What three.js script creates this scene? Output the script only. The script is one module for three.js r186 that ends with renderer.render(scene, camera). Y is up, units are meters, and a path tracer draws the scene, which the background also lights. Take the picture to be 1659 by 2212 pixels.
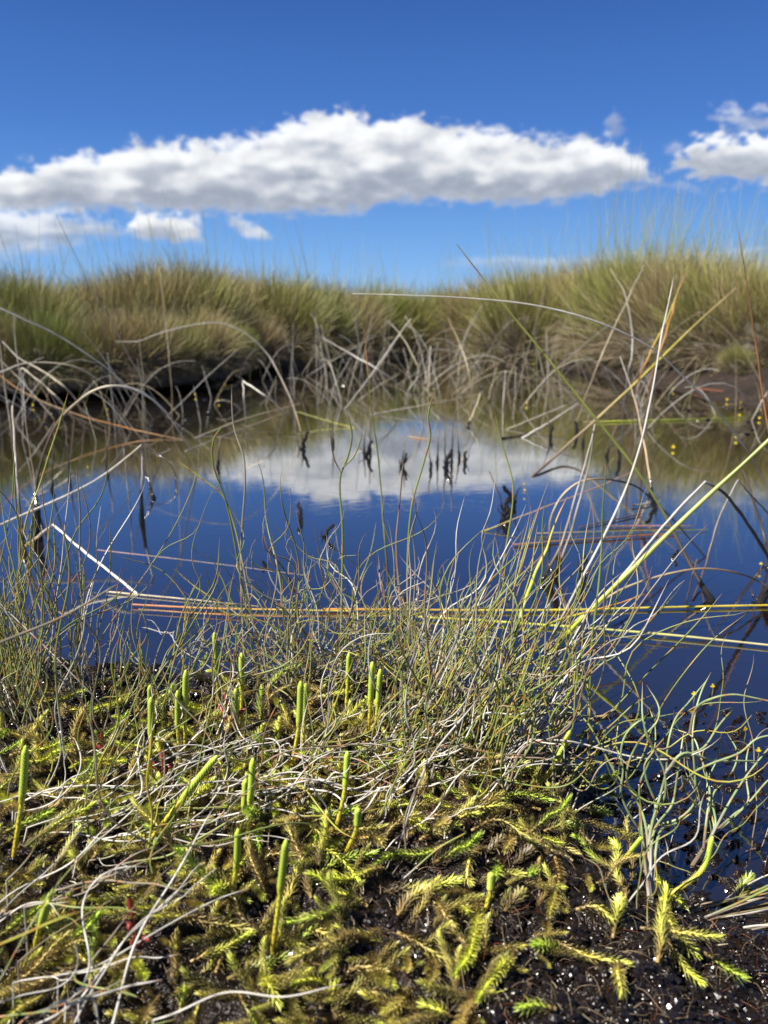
import * as THREE from 'three';
import { createNoise2D, createNoise3D } from 'simplex-noise';

// ------------------------------------------------------------------ camera, sky, sun, exposure
const scene = new THREE.Scene();
const EYE = 0.35, PITCH = THREE.MathUtils.degToRad(14.5), FOV = 69;
const camera = new THREE.PerspectiveCamera(FOV, 0.75, 0.02, 4000);
camera.position.set(0, EYE, 0);
camera.rotation.set(-PITCH, 0, 0);
camera.focus = 0.56;
camera.userData.fStop = 9.6;
const renderer = new THREE.WebGLRenderer({ antialias: true });
renderer.toneMapping = THREE.LinearToneMapping;
renderer.toneMappingExposure = 2.1;
renderer.shadowMap.enabled = true;

const SUN = new THREE.Vector3(-0.55, 0.76, 0.26).normalize();
const sun = new THREE.DirectionalLight(new THREE.Color(1, 0.95, 0.86), 5.0);
sun.position.copy(SUN).multiplyScalar(30);
sun.target.position.set(0, 0, -3);
sun.position.add(sun.target.position);
sun.castShadow = true;
Object.assign(sun.shadow.camera, { left: -9, right: 9, top: 9, bottom: -9, near: 1, far: 80 });
sun.shadow.mapSize.set(4096, 4096);
scene.add(sun, sun.target);

// ------------------------------------------------------------------ small tools
function rngOf(seed) {
  let s = seed | 0;
  return () => { s = (s + 0x6d2b79f5) | 0; let t = Math.imul(s ^ (s >>> 15), 1 | s); t = (t + Math.imul(t ^ (t >>> 7), 61 | t)) ^ t; return ((t ^ (t >>> 14)) >>> 0) / 4294967296; };
}
const R = rngOf(20240611);
const rnd = (a, b) => a + (b - a) * R();
const pick = (a) => a[Math.floor(R() * a.length)];
const N2 = createNoise2D(rngOf(5)), N3 = createNoise3D(rngOf(9));
const clamp = (x, a, b) => Math.min(b, Math.max(a, x));
const sstep = (a, b, x) => { const t = clamp((x - a) / (b - a), 0, 1); return t * t * (3 - 2 * t); };
const lerp = (a, b, t) => a + (b - a) * t;
const V = (x, y, z) => new THREE.Vector3(x, y, z);
const fbm = (x, y, o = 4) => { let s = 0, a = 1, n = 0; for (let i = 0; i < o; i++) { s += a * N2(x, y); n += a; x = x * 2.03 + 7.1; y = y * 2.03 - 3.7; a *= 0.5; } return s / n; };
const mix3 = (a, b, t) => [lerp(a[0], b[0], t), lerp(a[1], b[1], t), lerp(a[2], b[2], t)];
const mul3 = (a, k) => [a[0] * k, a[1] * k, a[2] * k];
const interp = (xs, ys, x) => { if (x <= xs[0]) return ys[0]; for (let i = 1; i < xs.length; i++) if (x <= xs[i]) return lerp(ys[i - 1], ys[i], (x - xs[i - 1]) / (xs[i] - xs[i - 1])); return ys[ys.length - 1]; };

// A direction measured on the photograph (1659 x 2212 view) turned into a place: at a distance ahead, or on a level plane.
const FPX = 1106 / Math.tan(THREE.MathUtils.degToRad(FOV / 2)), CP = Math.cos(PITCH), SP = Math.sin(PITCH);
function ray(u, v) { const x = (u - 829.5) / FPX, y = -(v - 1106) / FPX; return [x, y * CP - SP, -y * SP - CP]; }
function at(u, v, d) { const r = ray(u, v), t = d / -r[2]; return V(r[0] * t, EYE + r[1] * t, -d); }
function onLevel(u, v, y = 0) { const r = ray(u, v), t = (y - EYE) / Math.min(r[1], -0.012); return V(r[0] * t, y, r[2] * t); }
const azel = (u, v) => { const r = ray(u, v), h = Math.hypot(r[0], r[2]); return [Math.atan2(r[0], -r[2]) * 57.29578, Math.atan2(r[1], h) * 57.29578]; };

// ------------------------------------------------------------------ sky with cumulus clouds
function makeSky() {
  const W = 4096, H = 2048, data = new Float32Array(W * H * 4);
  const els = [-90, -6, 0, 2, 5, 9, 13, 20, 30, 50, 90];
  const cols = [[0.10, 0.11, 0.10], [0.24, 0.33, 0.42], [0.36, 0.60, 0.90], [0.29, 0.54, 0.90], [0.195, 0.43, 0.84], [0.115, 0.30, 0.72], [0.075, 0.215, 0.61], [0.045, 0.136, 0.445], [0.030, 0.090, 0.30], [0.021, 0.062, 0.22], [0.017, 0.052, 0.19]];
  const clouds = [];
  const fromView = (top, bottom, o = {}) => {
    const t = top.map((p) => azel(...p)), b = bottom.map((p) => azel(...p));
    clouds.push({ ta: t.map((p) => p[0]), te: t.map((p) => p[1]), ba: b.map((p) => p[0]), be: b.map((p) => p[1]), amp: o.amp ?? 0.75, soft: o.soft ?? 0.4, k: o.k ?? 1, seed: o.seed ?? clouds.length * 13.7, opaque: o.opaque ?? 1 });
  };
  fromView([[-700, 420], [-400, 330], [-200, 390], [0, 365], [90, 345], [150, 325], [215, 330], [300, 298], [400, 300], [470, 300], [560, 285], [620, 255], [700, 235], [750, 228], [800, 255], [880, 240], [950, 262], [1040, 268], [1120, 285], [1230, 295], [1280, 290], [1340, 300], [1380, 330], [1412, 365], [1425, 384]],
    [[-700, 440], [-300, 470], [0, 460], [120, 452], [300, 452], [450, 456], [620, 460], [780, 456], [850, 432], [960, 432], [1120, 440], [1220, 432], [1300, 418], [1380, 396], [1425, 388]], { amp: 0.85, soft: 0.95 });
  fromView([[-500, 430], [-200, 440], [0, 440], [100, 446], [190, 460], [250, 478], [285, 494]], [[-500, 530], [-200, 548], [0, 545], [100, 538], [200, 516], [250, 506], [285, 498]], { amp: 1.0, opaque: 0.85, soft: 1.3 });
  fromView([[270, 484], [300, 466], [345, 460], [400, 464], [438, 486]], [[270, 488], [320, 515], [380, 519], [438, 512]], { amp: 0.8, soft: 0.7 });
  fromView([[395, 470], [430, 466], [442, 480]], [[395, 474], [430, 486], [442, 484]], { amp: 0.7, opaque: 0.6, soft: 0.8 });
  fromView([[498, 474], [520, 466], [550, 480], [585, 500]], [[498, 480], [530, 508], [585, 508]], { amp: 0.7, opaque: 0.8, soft: 0.7 });
  fromView([[1455, 345], [1500, 300], [1560, 285], [1640, 290], [1750, 270], [1900, 300], [2050, 350]], [[1455, 352], [1530, 384], [1640, 392], [1800, 400], [2050, 372]], { amp: 1.2, soft: 0.8 });
  fromView([[1545, 240], [1570, 222], [1610, 240], [1660, 232], [1720, 250]], [[1545, 250], [1590, 282], [1660, 280], [1720, 270]], { amp: 1.2, opaque: 0.6, soft: 1.0 });
  fromView([[1305, 262], [1325, 236], [1350, 258]], [[1305, 275], [1330, 292], [1350, 276]], { amp: 0.4, opaque: 0.5, soft: 0.8 });
  fromView([[1432, 312], [1460, 300], [1480, 316]], [[1432, 322], [1460, 326], [1480, 320]], { amp: 0.3, opaque: 0.4, soft: 0.6 });
  fromView([[1415, 388], [1470, 388], [1515, 404]], [[1415, 394], [1470, 402], [1515, 410]], { amp: 0.3, opaque: 0.3, soft: 0.6 });
  fromView([[-300, 520], [-100, 500], [40, 512], [130, 520], [190, 530]], [[-300, 560], [-100, 575], [40, 560], [130, 545], [190, 536]], { amp: 1.0, opaque: 0.45, soft: 1.4 });
  fromView([[960, 562], [1080, 552], [1200, 556], [1330, 540], [1500, 542], [1660, 530]], [[960, 568], [1080, 574], [1240, 572], [1400, 566], [1660, 560]], { amp: 0.3, opaque: 0.3, soft: 0.6 });
  const r = rngOf(77);
  for (let k = 0; k < 13; k++) {      // the same broken cumulus goes on round the rest of the sky
    const c = 55 + k * 20.5 + r() * 8, w = 7 + r() * 12, e = 6 + r() * 12, h = 2 + r() * 4, n = 7, ta = [], te = [], ba = [], be = [];
    for (let i = 0; i <= n; i++) { const q = i / n, s = Math.sin(Math.PI * q) ** 0.6; ta.push(c - w + 2 * w * q); te.push(e + h * s * (0.7 + 0.5 * r())); ba.push(c - w + 2 * w * q); be.push(e - 0.6 * s); }
    clouds.push({ ta, te, ba, be, amp: 0.9, soft: 0.45, k: 1, seed: 200 + k * 17, opaque: 0.95 });
  }
  for (const c of clouds) { c.a0 = c.ta[0] - 2; c.a1 = c.ta[c.ta.length - 1] + 2; c.e0 = Math.min(...c.be) - 2; c.e1 = Math.max(...c.te) + 2; }
  const thick = (c, a, e, oct = 5) => {
    const t = interp(c.ta, c.te, a), b = interp(c.ba, c.be, a);
    let ends = Math.min(a - c.ta[0], c.ta[c.ta.length - 1] - a) * 0.8;
    let bil = 0, amp = 1, f = 0.42; for (let i = 0; i < oct; i++) { bil += amp * (1 - 2.2 * Math.abs(N3(a * f + c.seed, e * f * 1.25, c.seed))); amp *= 0.5; f *= 2.07; }
    const n = bil * 0.35, m = fbm(a * 0.5 + c.seed, e * 1.0 - c.seed, oct);
    return Math.min(Math.min(t - e, ends) + c.amp * (0.75 * n - 0.05 + 0.75 * m) + 0.12, (e - b) * 1.0 + c.amp * (0.6 * m + 0.2 * n) + 0.42);
  };
  for (let row = 0; row < H; row++) {
    const el = ((row + 0.5) / H - 0.5) * 180, base = [0, 1, 2].map((k) => interp(els, cols.map((c) => c[k]), el));
    const near = clouds.filter((c) => el > c.e0 && el < c.e1);
    for (let col = 0; col < W; col++) {
      const round = ((col + 0.5) / W - 0.5) * 360; let az = round + 90; if (az < -60) az += 360;   // az from straight ahead, to the right
      let [x, y, z] = base;
      for (const c of near) {
        if (az < c.a0 || az > c.a1) continue;
        const s = thick(c, az, el);
        if (s <= 0) continue;
        const d = 0.6, T = (a, e) => Math.sqrt(Math.max(0, thick(c, a, e, 2)) + 0.2), T0 = T(az, el);
        const gx = (T(az + d, el) - T0) / d, gy = (T(az, el + d) - T0) / d;
        const nl = 1 / Math.sqrt(1 + 1.2 * gx * gx + 1.2 * gy * gy), lam = (-gx * 1.1 * -0.5 - gy * 1.1 * 0.72 + 0.48) * nl;
        const t = interp(c.ta, c.te, az), b = interp(c.ba, c.be, az), up = clamp((el - b) / Math.max(0.4, t - b), 0, 1);
        const big = fbm(az * 0.2 + c.seed, el * 0.5, 2), puff = fbm(az * 0.8 + c.seed, el * 1.3, 4), wisp = fbm(az * 2.1 + c.seed, el * 2.9 + 5, 3);
        let lit = 0.40 + 0.18 * clamp(lam, 0, 1) + 0.44 * sstep(0.05, 1.05, up + 0.6 * big + 0.10 * puff) + 0.02 * wisp + 0.14 * (1 - sstep(0, 1.3, s)) * (1 - up);
        lit = clamp(lit + 0.03, 0.38, 1.06);
        const a = c.opaque * sstep(0, c.soft, s), tint = mix3([0.80, 0.92, 1.16], [0.98, 1.0, 1.03], clamp((lit - 0.36) / 0.5, 0, 1));
        x = lerp(x, lit * tint[0], a); y = lerp(y, lit * tint[1], a); z = lerp(z, lit * tint[2], a);
      }
      const i = (row * W + col) * 4; data[i] = x * 0.476; data[i + 1] = y * 0.476; data[i + 2] = z * 0.476; data[i + 3] = 1;
    }
  }
  const t = new THREE.DataTexture(data, W, H, THREE.RGBAFormat, THREE.FloatType);
  t.mapping = THREE.EquirectangularReflectionMapping; t.magFilter = THREE.LinearFilter; t.needsUpdate = true;
  return t;
}
const sky = makeSky();
scene.background = sky; scene.environment = sky;

// ------------------------------------------------------------------ naming
const used = new Map();
function numbered(name) { const n = used.get(name) ?? 0; used.set(name, n + 1); return n ? `${name}_${String(n).padStart(3, '0')}` : name; }
function tag(o, label, category, group, kind) { if (label) o.userData.label = label; if (category) o.userData.category = category; if (group) o.userData.group = group; if (kind) o.userData.kind = kind; return o; }
function thing(name, label, category, pos, group) { const g = new THREE.Group(); g.name = numbered(name); if (pos) g.position.copy(pos); scene.add(g); return tag(g, label, category, group); }
function mesh(name, geo, mat, parent = scene) { const m = new THREE.Mesh(geo, mat); m.name = parent === scene ? numbered(name) : name; m.castShadow = m.receiveShadow = true; parent.add(m); return m; }

// ------------------------------------------------------------------ geometry collector with vertex colours
class Geo {
  constructor() { this.p = []; this.n = []; this.c = []; this.i = []; }
  get count() { return this.p.length / 3; }
  vert(x, y, z, nx, ny, nz, c) { this.p.push(x, y, z); this.n.push(nx, ny, nz); this.c.push(c[0], c[1], c[2]); }
  tube(pts, radius, color, sides = 5, cap = true, lump = 0) {
    const m = pts.length, T = pts.map((p, i) => V().subVectors(pts[Math.min(m - 1, i + 1)], pts[Math.max(0, i - 1)]).normalize());
    let nrm = Math.abs(T[0].y) < 0.9 ? V(0, 1, 0) : V(1, 0, 0); nrm.addScaledVector(T[0], -nrm.dot(T[0])).normalize();
    const b = this.count, B = V(), q = V();
    for (let i = 0; i < m; i++) {
      nrm.addScaledVector(T[i], -nrm.dot(T[i])).normalize(); B.crossVectors(T[i], nrm);
      const t = i / (m - 1), r = radius(t), c = color(t);
      for (let k = 0; k < sides; k++) {
        const a = (k / sides) * 2 * Math.PI, rr = lump ? r * (1 + lump * N3(pts[i].x * 130 + k, pts[i].y * 130, pts[i].z * 130 + k * 3)) : r;
        q.copy(nrm).multiplyScalar(Math.cos(a)).addScaledVector(B, Math.sin(a));
        this.vert(pts[i].x + q.x * rr, pts[i].y + q.y * rr, pts[i].z + q.z * rr, q.x, q.y, q.z, c);
      }
      if (i) for (let k = 0; k < sides; k++) { const k1 = (k + 1) % sides, a = b + (i - 1) * sides, e = b + i * sides; this.i.push(a + k, a + k1, e + k, a + k1, e + k1, e + k); }
    }
    if (cap) for (const [i, s] of [[0, -1], [m - 1, 1]]) {
      const o = this.count, c = color(i / (m - 1)); this.vert(pts[i].x, pts[i].y, pts[i].z, T[i].x * s, T[i].y * s, T[i].z * s, c);
      for (let k = 0; k < sides; k++) { const k1 = (k + 1) % sides, e = b + i * sides; s < 0 ? this.i.push(o, e + k1, e + k) : this.i.push(o, e + k, e + k1); }
    }
    return this;
  }
  blade(pts, side, width, color) {   // a flat tapering ribbon
    const b = this.count, m = pts.length, T = V(), nn = V();
    for (let i = 0; i < m; i++) {
      T.subVectors(pts[Math.min(m - 1, i + 1)], pts[Math.max(0, i - 1)]).normalize(); nn.crossVectors(side, T).normalize();
      const t = i / (m - 1), w = width(t) / 2, c = color(t), p = pts[i];
      this.vert(p.x - side.x * w, p.y - side.y * w, p.z - side.z * w, nn.x, nn.y, nn.z, c);
      this.vert(p.x + side.x * w, p.y + side.y * w, p.z + side.z * w, nn.x, nn.y, nn.z, c);
      if (i) { const a = b + (i - 1) * 2; this.i.push(a, a + 1, a + 2, a + 1, a + 3, a + 2); }
    }
    return this;
  }
  build() {
    const g = new THREE.BufferGeometry();
    g.setAttribute('position', new THREE.Float32BufferAttribute(this.p, 3)); g.setAttribute('normal', new THREE.Float32BufferAttribute(this.n, 3)); g.setAttribute('color', new THREE.Float32BufferAttribute(this.c, 3));
    g.setIndex(this.i); return g;
  }
}
const smooth = (pts, n) => new THREE.CatmullRomCurve3(pts, false, 'centripetal').getPoints(n);
const cornered = (pts, n) => { const out = []; for (let i = 1; i < pts.length; i++) for (let k = 0; k < n; k++) out.push(V().lerpVectors(pts[i - 1], pts[i], k / n)); out.push(pts[pts.length - 1].clone()); return out; };

// ------------------------------------------------------------------ materials
const plant = (rough, o = {}) => new THREE.MeshPhysicalMaterial({ vertexColors: true, roughness: rough, side: THREE.DoubleSide, ...o });
const M = {
  stem: plant(0.42), dead: plant(0.6), wet: plant(0.16), leaf: plant(0.45, { transmission: 0.3, thickness: 0 }), grass: plant(0.55), cone: plant(0.5),
};
function noiseTexture(n, f, seed, srgb) {   // tileable
  const d = new Uint8Array(n * n * 4), q = createNoise2D(rngOf(seed));
  const torus = createNoise3D(rngOf(seed + 1));
  for (let y = 0; y < n; y++) for (let x = 0; x < n; x++) {
    const val = f((X, s) => { const a = (x / n) * 2 * Math.PI, b = (y / n) * 2 * Math.PI, k = s / (2 * Math.PI); return torus(Math.cos(a) * k + 3 * Math.cos(b) * k, Math.sin(a) * k + X, Math.sin(b) * k + 2 * Math.cos(b + 1) * k); });
    const i = (y * n + x) * 4; for (let c = 0; c < 3; c++) d[i + c] = clamp((Array.isArray(val) ? val[c] : val) * 255, 0, 255); d[i + 3] = 255;
  }
  const t = new THREE.DataTexture(d, n, n); t.wrapS = t.wrapT = THREE.RepeatWrapping; t.magFilter = THREE.LinearFilter; if (srgb) t.colorSpace = THREE.SRGBColorSpace; t.needsUpdate = true; return t;
}
const ripple = noiseTexture(512, (n) => 0.5 + 0.28 * n(0, 9) + 0.14 * n(5, 21) + 0.06 * n(9, 48), 31);
const grain = noiseTexture(512, (n) => 0.5 + 0.2 * n(0, 12) + 0.2 * n(2, 34) + 0.16 * n(4, 80), 41);

// ------------------------------------------------------------------ the lie of the land
const nearShore = [[-700, 1425], [-300, 1430], [0, 1440], [200, 1452], [400, 1466], [600, 1478], [800, 1486], [950, 1502], [1050, 1535], [1140, 1590], [1210, 1650], [1260, 1712], [1300, 1780], [1350, 1860], [1440, 1940], [1560, 2010], [1750, 2080], [2100, 2130]].map(([u, v]) => onLevel(u, v));
const farShore = [[-900, 850], [-400, 852], [-150, 858], [0, 862], [140, 860], [290, 852], [420, 842], [520, 812], [600, 795], [700, 784], [820, 775], [960, 772], [1090, 778], [1190, 792], [1290, 812], [1390, 832], [1490, 856], [1600, 878], [1760, 895], [2100, 920], [2600, 950]].map(([u, v]) => onLevel(u, v));
const pond = [...nearShore, ...farShore.reverse()].map((p) => [p.x, p.z]);
function shoreDistance(x, z) {   // + on land, - in the pond
  let best = 1e9, inside = false;
  for (let i = 0, j = pond.length - 1; i < pond.length; j = i++) {
    const [ax, az] = pond[j], [bx, bz] = pond[i], dx = bx - ax, dz = bz - az, t = clamp(((x - ax) * dx + (z - az) * dz) / (dx * dx + dz * dz), 0, 1);
    best = Math.min(best, (x - ax - dx * t) ** 2 + (z - az - dz * t) ** 2);
    if ((az > z) !== (bz > z) && x < ((bx - ax) * (z - az)) / (bz - az) + ax) inside = !inside;
  }
  return (inside ? -1 : 1) * Math.sqrt(best);
}
function land(x, z, fine = true) {
  const far = sstep(-1.4, -2.2, z);
  let d = shoreDistance(x, z) + fbm(x * 9, z * 9, 3) * lerp(0.022, 0.0, far) + far * 0.12 * fbm(x * 1.7, z * 1.7, 3);
  if (d < 0) {
    const wetR = sstep(0.05, 0.12, x) * sstep(-0.72, -0.6, z), shelf = lerp(-0.0028, -0.0014, wetR) + d * lerp(0.05, 0.008, wetR), deep = -0.16 * (1 - Math.exp(d / 0.35));
    let h = far > 0.5 ? Math.min(-0.004, deep) : lerp(Math.min(shelf, -0.0035 + 0.25 * deep), Math.min(shelf, -0.0028 + 1.2 * (d + 0.32)), wetR);
    if (fine && h > -0.03) h += 0.0095 * fbm(x * 42, z * 62, 3) + 0.0020 * N2(x * 150, z * 190);
    return h;
  }
  const flat = sstep(0.10, 0.2, x) * sstep(-0.5, -0.35, z);                       // the low wet peat on the right
  const nearH = lerp(0.042, 0.0075, flat) * (1 - Math.exp(-d / 0.05)) + lerp(0.012, 0.008, flat) * fbm(x * 11 + 5, z * 11, 3) * sstep(0, 0.06, d);
  const lft = sstep(-0.5, -0.9, x), farH = lerp(0.14 * sstep(0, 0.9, d), (0.15 + 0.05 * fbm(x * 2.5, z * 2.5, 2)) * sstep(0, 0.2 + 0.1 * N2(x * 3, z * 3), d), lft) + 0.05 * fbm(x * 1.3, z * 1.3, 3) * sstep(0, 1, d) + 0.045 * fbm(x * 4, z * 4, 5) * sstep(0, 0.2, d);
  let h = lerp(nearH, farH, far) + 0.001;
  if (fine) h += 0.006 * fbm(x * 42, z * 42, 3) + 0.0032 * Math.abs(N2(x * 120, z * 120)) + 0.0016 * N2(x * 290, z * 290);
  return h;
}
const groundAt = (u, v) => { let y = 0.03, p; for (let i = 0; i < 6; i++) { p = onLevel(u, v, y); y = Math.max(-0.002, land(p.x, p.z)); } p.y = y; return p; };

function sheet(xs, zs, height, color, uvScale) {
  const nx = xs.length, nz = zs.length, p = new Float32Array(nx * nz * 3), c = new Float32Array(nx * nz * 3), uv = new Float32Array(nx * nz * 2), idx = new Uint32Array((nx - 1) * (nz - 1) * 6);
  let o = 0;
  for (let j = 0; j < nz; j++) for (let i = 0; i < nx; i++) {
    const k = j * nx + i, y = height(xs[i], zs[j]), q = color(xs[i], zs[j], y);
    p.set([xs[i], y, zs[j]], k * 3); c.set(q, k * 3); uv.set([xs[i] * uvScale, zs[j] * uvScale], k * 2);
    if (i && j) { const a = k - nx - 1; idx.set([a, a + nx, a + 1, a + 1, a + nx, k], o); o += 6; }
  }
  const g = new THREE.BufferGeometry(); g.setAttribute('position', new THREE.BufferAttribute(p, 3)); g.setAttribute('color', new THREE.BufferAttribute(c, 3)); g.setAttribute('uv', new THREE.BufferAttribute(uv, 2)); g.setIndex(new THREE.BufferAttribute(idx, 1)); g.computeVertexNormals(); return g;
}
const span = (a, b, n, f = (t) => t) => Array.from({ length: n }, (_, i) => lerp(a, b, f(i / (n - 1))));
const peatColor = (x, z) => {
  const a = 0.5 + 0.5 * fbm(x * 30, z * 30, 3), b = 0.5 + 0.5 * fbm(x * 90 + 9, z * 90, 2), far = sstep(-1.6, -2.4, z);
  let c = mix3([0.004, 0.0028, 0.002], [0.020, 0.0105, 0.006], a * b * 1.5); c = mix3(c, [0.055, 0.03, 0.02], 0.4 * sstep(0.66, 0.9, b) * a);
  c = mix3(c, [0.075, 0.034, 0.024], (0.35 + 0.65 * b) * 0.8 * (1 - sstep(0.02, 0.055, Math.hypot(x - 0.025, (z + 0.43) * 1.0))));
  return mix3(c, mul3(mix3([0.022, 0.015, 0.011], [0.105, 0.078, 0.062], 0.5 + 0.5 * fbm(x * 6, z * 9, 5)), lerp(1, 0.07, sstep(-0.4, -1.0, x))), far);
};
const X0 = -0.78, X1 = 0.78, Z0 = -1.06, Z1 = -0.08;
const peat = new THREE.MeshPhysicalMaterial({ vertexColors: true, roughness: 0.3, bumpMap: grain, bumpScale: 0.0016, specularIntensity: 0.6 });
tag(mesh('peat_ground', sheet(span(X0, X1, 560), span(Z0, Z1, 360), (x, z) => land(x, z), peatColor, 12), peat), 'wet black peat of the near bank, glittering at the lower right', null, null, 'structure');
{
  const grow = (t) => Math.sign(t - 0.5) * (Math.abs(t - 0.5) * 2) ** 3 * 0.5 + 0.5;
  const xs = [...span(-600, -9, 14, (t) => 1 - (1 - t) ** 3), ...span(-8.6, 8.6, 330), ...span(9, 600, 14, (t) => t ** 3)], zs = [...span(-900, -15, 16, (t) => 1 - (1 - t) ** 3), ...span(-14.6, -9, 40), ...span(-8.9, -2.2, 200), ...span(-2.1, 3, 50), ...span(4, 600, 10, (t) => t ** 3)];
  const h = (x, z) => land(x, z, false) - (x > X0 - 0.1 && x < X1 + 0.1 && z > Z0 - 0.1 && z < Z1 + 0.1 ? 0.03 : 0.002);
  const far = new THREE.MeshPhysicalMaterial({ vertexColors: true, roughness: 0.85, specularIntensity: 0.4, bumpMap: grain, bumpScale: 0.03 });
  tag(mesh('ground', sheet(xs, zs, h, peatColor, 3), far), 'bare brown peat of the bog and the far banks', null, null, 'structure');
}
{
  const g = new THREE.PlaneGeometry(22, 15, 1, 1).rotateX(-Math.PI / 2); g.translate(0, 0, -6.4);
  const uv = g.attributes.uv, p = g.attributes.position; for (let i = 0; i < uv.count; i++) uv.setXY(i, p.getX(i) / 0.42, p.getZ(i) / 0.42);
  const w = new THREE.MeshPhysicalMaterial({ color: new THREE.Color(0.009, 0.0065, 0.0045), roughness: 0.015, ior: 2.6, clearcoat: 1, clearcoatRoughness: 0.015, bumpMap: ripple, bumpScale: 0.00012 });
  tag(mesh('water', g, w), 'still dark bog pool mirroring the blue sky and white cloud', null, null, 'structure');
}

// ------------------------------------------------------------------ colours of stems (linear, real-world)
const C = {
  green: [0.13, 0.17, 0.032], pale: [0.22, 0.25, 0.075], olive: [0.15, 0.17, 0.03], yellow: [0.50, 0.44, 0.05], lime: [0.42, 0.47, 0.05], straw: [0.48, 0.41, 0.27], white: [0.66, 0.62, 0.54], grey: [0.33, 0.31, 0.28],
  tan: [0.40, 0.29, 0.17], orange: [0.50, 0.21, 0.04], rust: [0.30, 0.09, 0.04], red: [0.24, 0.05, 0.04], dark: [0.06, 0.045, 0.035], black: [0.012, 0.011, 0.01], brown: [0.14, 0.09, 0.05], pink: [0.34, 0.17, 0.14],
};
const ramp = (stops, jig = 0.1, seed = R() * 99) => {       // stops: [t, colour], with fine streaks along the stem
  const ts = stops.map((s) => s[0]), cs = stops.map((s) => C[s[1]] ?? s[1]);
  return (t) => { const q = [0, 1, 2].map((k) => interp(ts, cs.map((c) => c[k]), t)), n = 1 + jig * N2(t * 26, seed) + 0.5 * jig * N2(t * 70, seed + 9); return mul3(q, n); };
};
function sedgeColor(kind, seed) {       // wiry sedge: green or bleached, with dark reddish bands at the joints and a brown tip
  const r = rngOf(seed), f = (kind === 'sprig' ? 7 : 4) + Math.floor(r() * 4), off = r(), base = kind === 'dead' ? mix3(C.grey, C.white, r() * 0.9) : kind === 'weathered' ? mix3([0.13, 0.12, 0.085], [0.33, 0.32, 0.26], r()) : kind === 'brown' ? mix3(mix3(C.brown, C.olive, 0.7 * r()), C.grey, 0.6 * r()) : kind === 'yellow' ? mix3(C.green, C.yellow, 0.5) : kind === 'sprig' ? mix3([0.17, 0.24, 0.09], [0.27, 0.33, 0.16], r()) : mix3(C.green, C.pale, r());
  const band = kind === 'dead' ? mix3(C.dark, C.brown, r()) : mix3(C.rust, C.orange, r() * 0.7), foot = mix3(C.grey, C.brown, r()), w = 0.07 + 0.08 * r(), hot = r() < 0.16;
  return (t) => {
    const q = (t * f + off) % 1, b = q < w ? 1 : q < w * 2.2 ? 1 - (q - w) / (w * 1.2) : 0;
    let c = mix3(base, band, (hot ? 0.95 : kind === 'dead' ? 0.5 : 0.6) * b);
    if (kind !== 'dead') c = mix3(foot, c, sstep(0.02, 0.28, t));
    c = mix3(c, C.red, 0.6 * sstep(0.93, 1, t));
    return mul3(c, 1 + 0.16 * N2(t * 22, off * 50));
  };
}
function wire(p0, dir, len, o = {}) {    // a curling wiry stem: direction drifts along its length
  const n = o.n ?? 22, pts = [p0.clone()], d = dir.clone().normalize(), step = len / n, r = o.r ?? R, f1 = 0.7 + r() * 1.3, ph = r() * 6.28, ph2 = r() * 6.28, amp = o.amp ?? 1, ax = V(r() - 0.5, r() - 0.5, r() - 0.5).normalize(), ax2 = V(r() - 0.5, (r() - 0.5) * 0.4, r() - 0.5).normalize();
  for (let i = 0; i < n; i++) {
    const t = i / n;
    d.applyAxisAngle(ax, amp * (4.6 / n) * Math.sin(6.283 * f1 * t + ph)).applyAxisAngle(ax2, amp * (2.8 / n) * Math.sin(6.283 * f1 * 1.9 * t + ph2));
    d.y += (o.up ?? 0.35) / n; if (o.sag) d.y -= (o.sag * t * 2) / n; d.normalize();
    const p = pts[pts.length - 1].clone().addScaledVector(d, step); if (o.floor !== undefined && p.y < o.floor) { p.y = o.floor; d.y = Math.abs(d.y) * 0.3; }
    pts.push(p);
  }
  return pts;
}
const local = (pts, o) => pts.map((p) => p.clone().sub(o));

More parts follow.
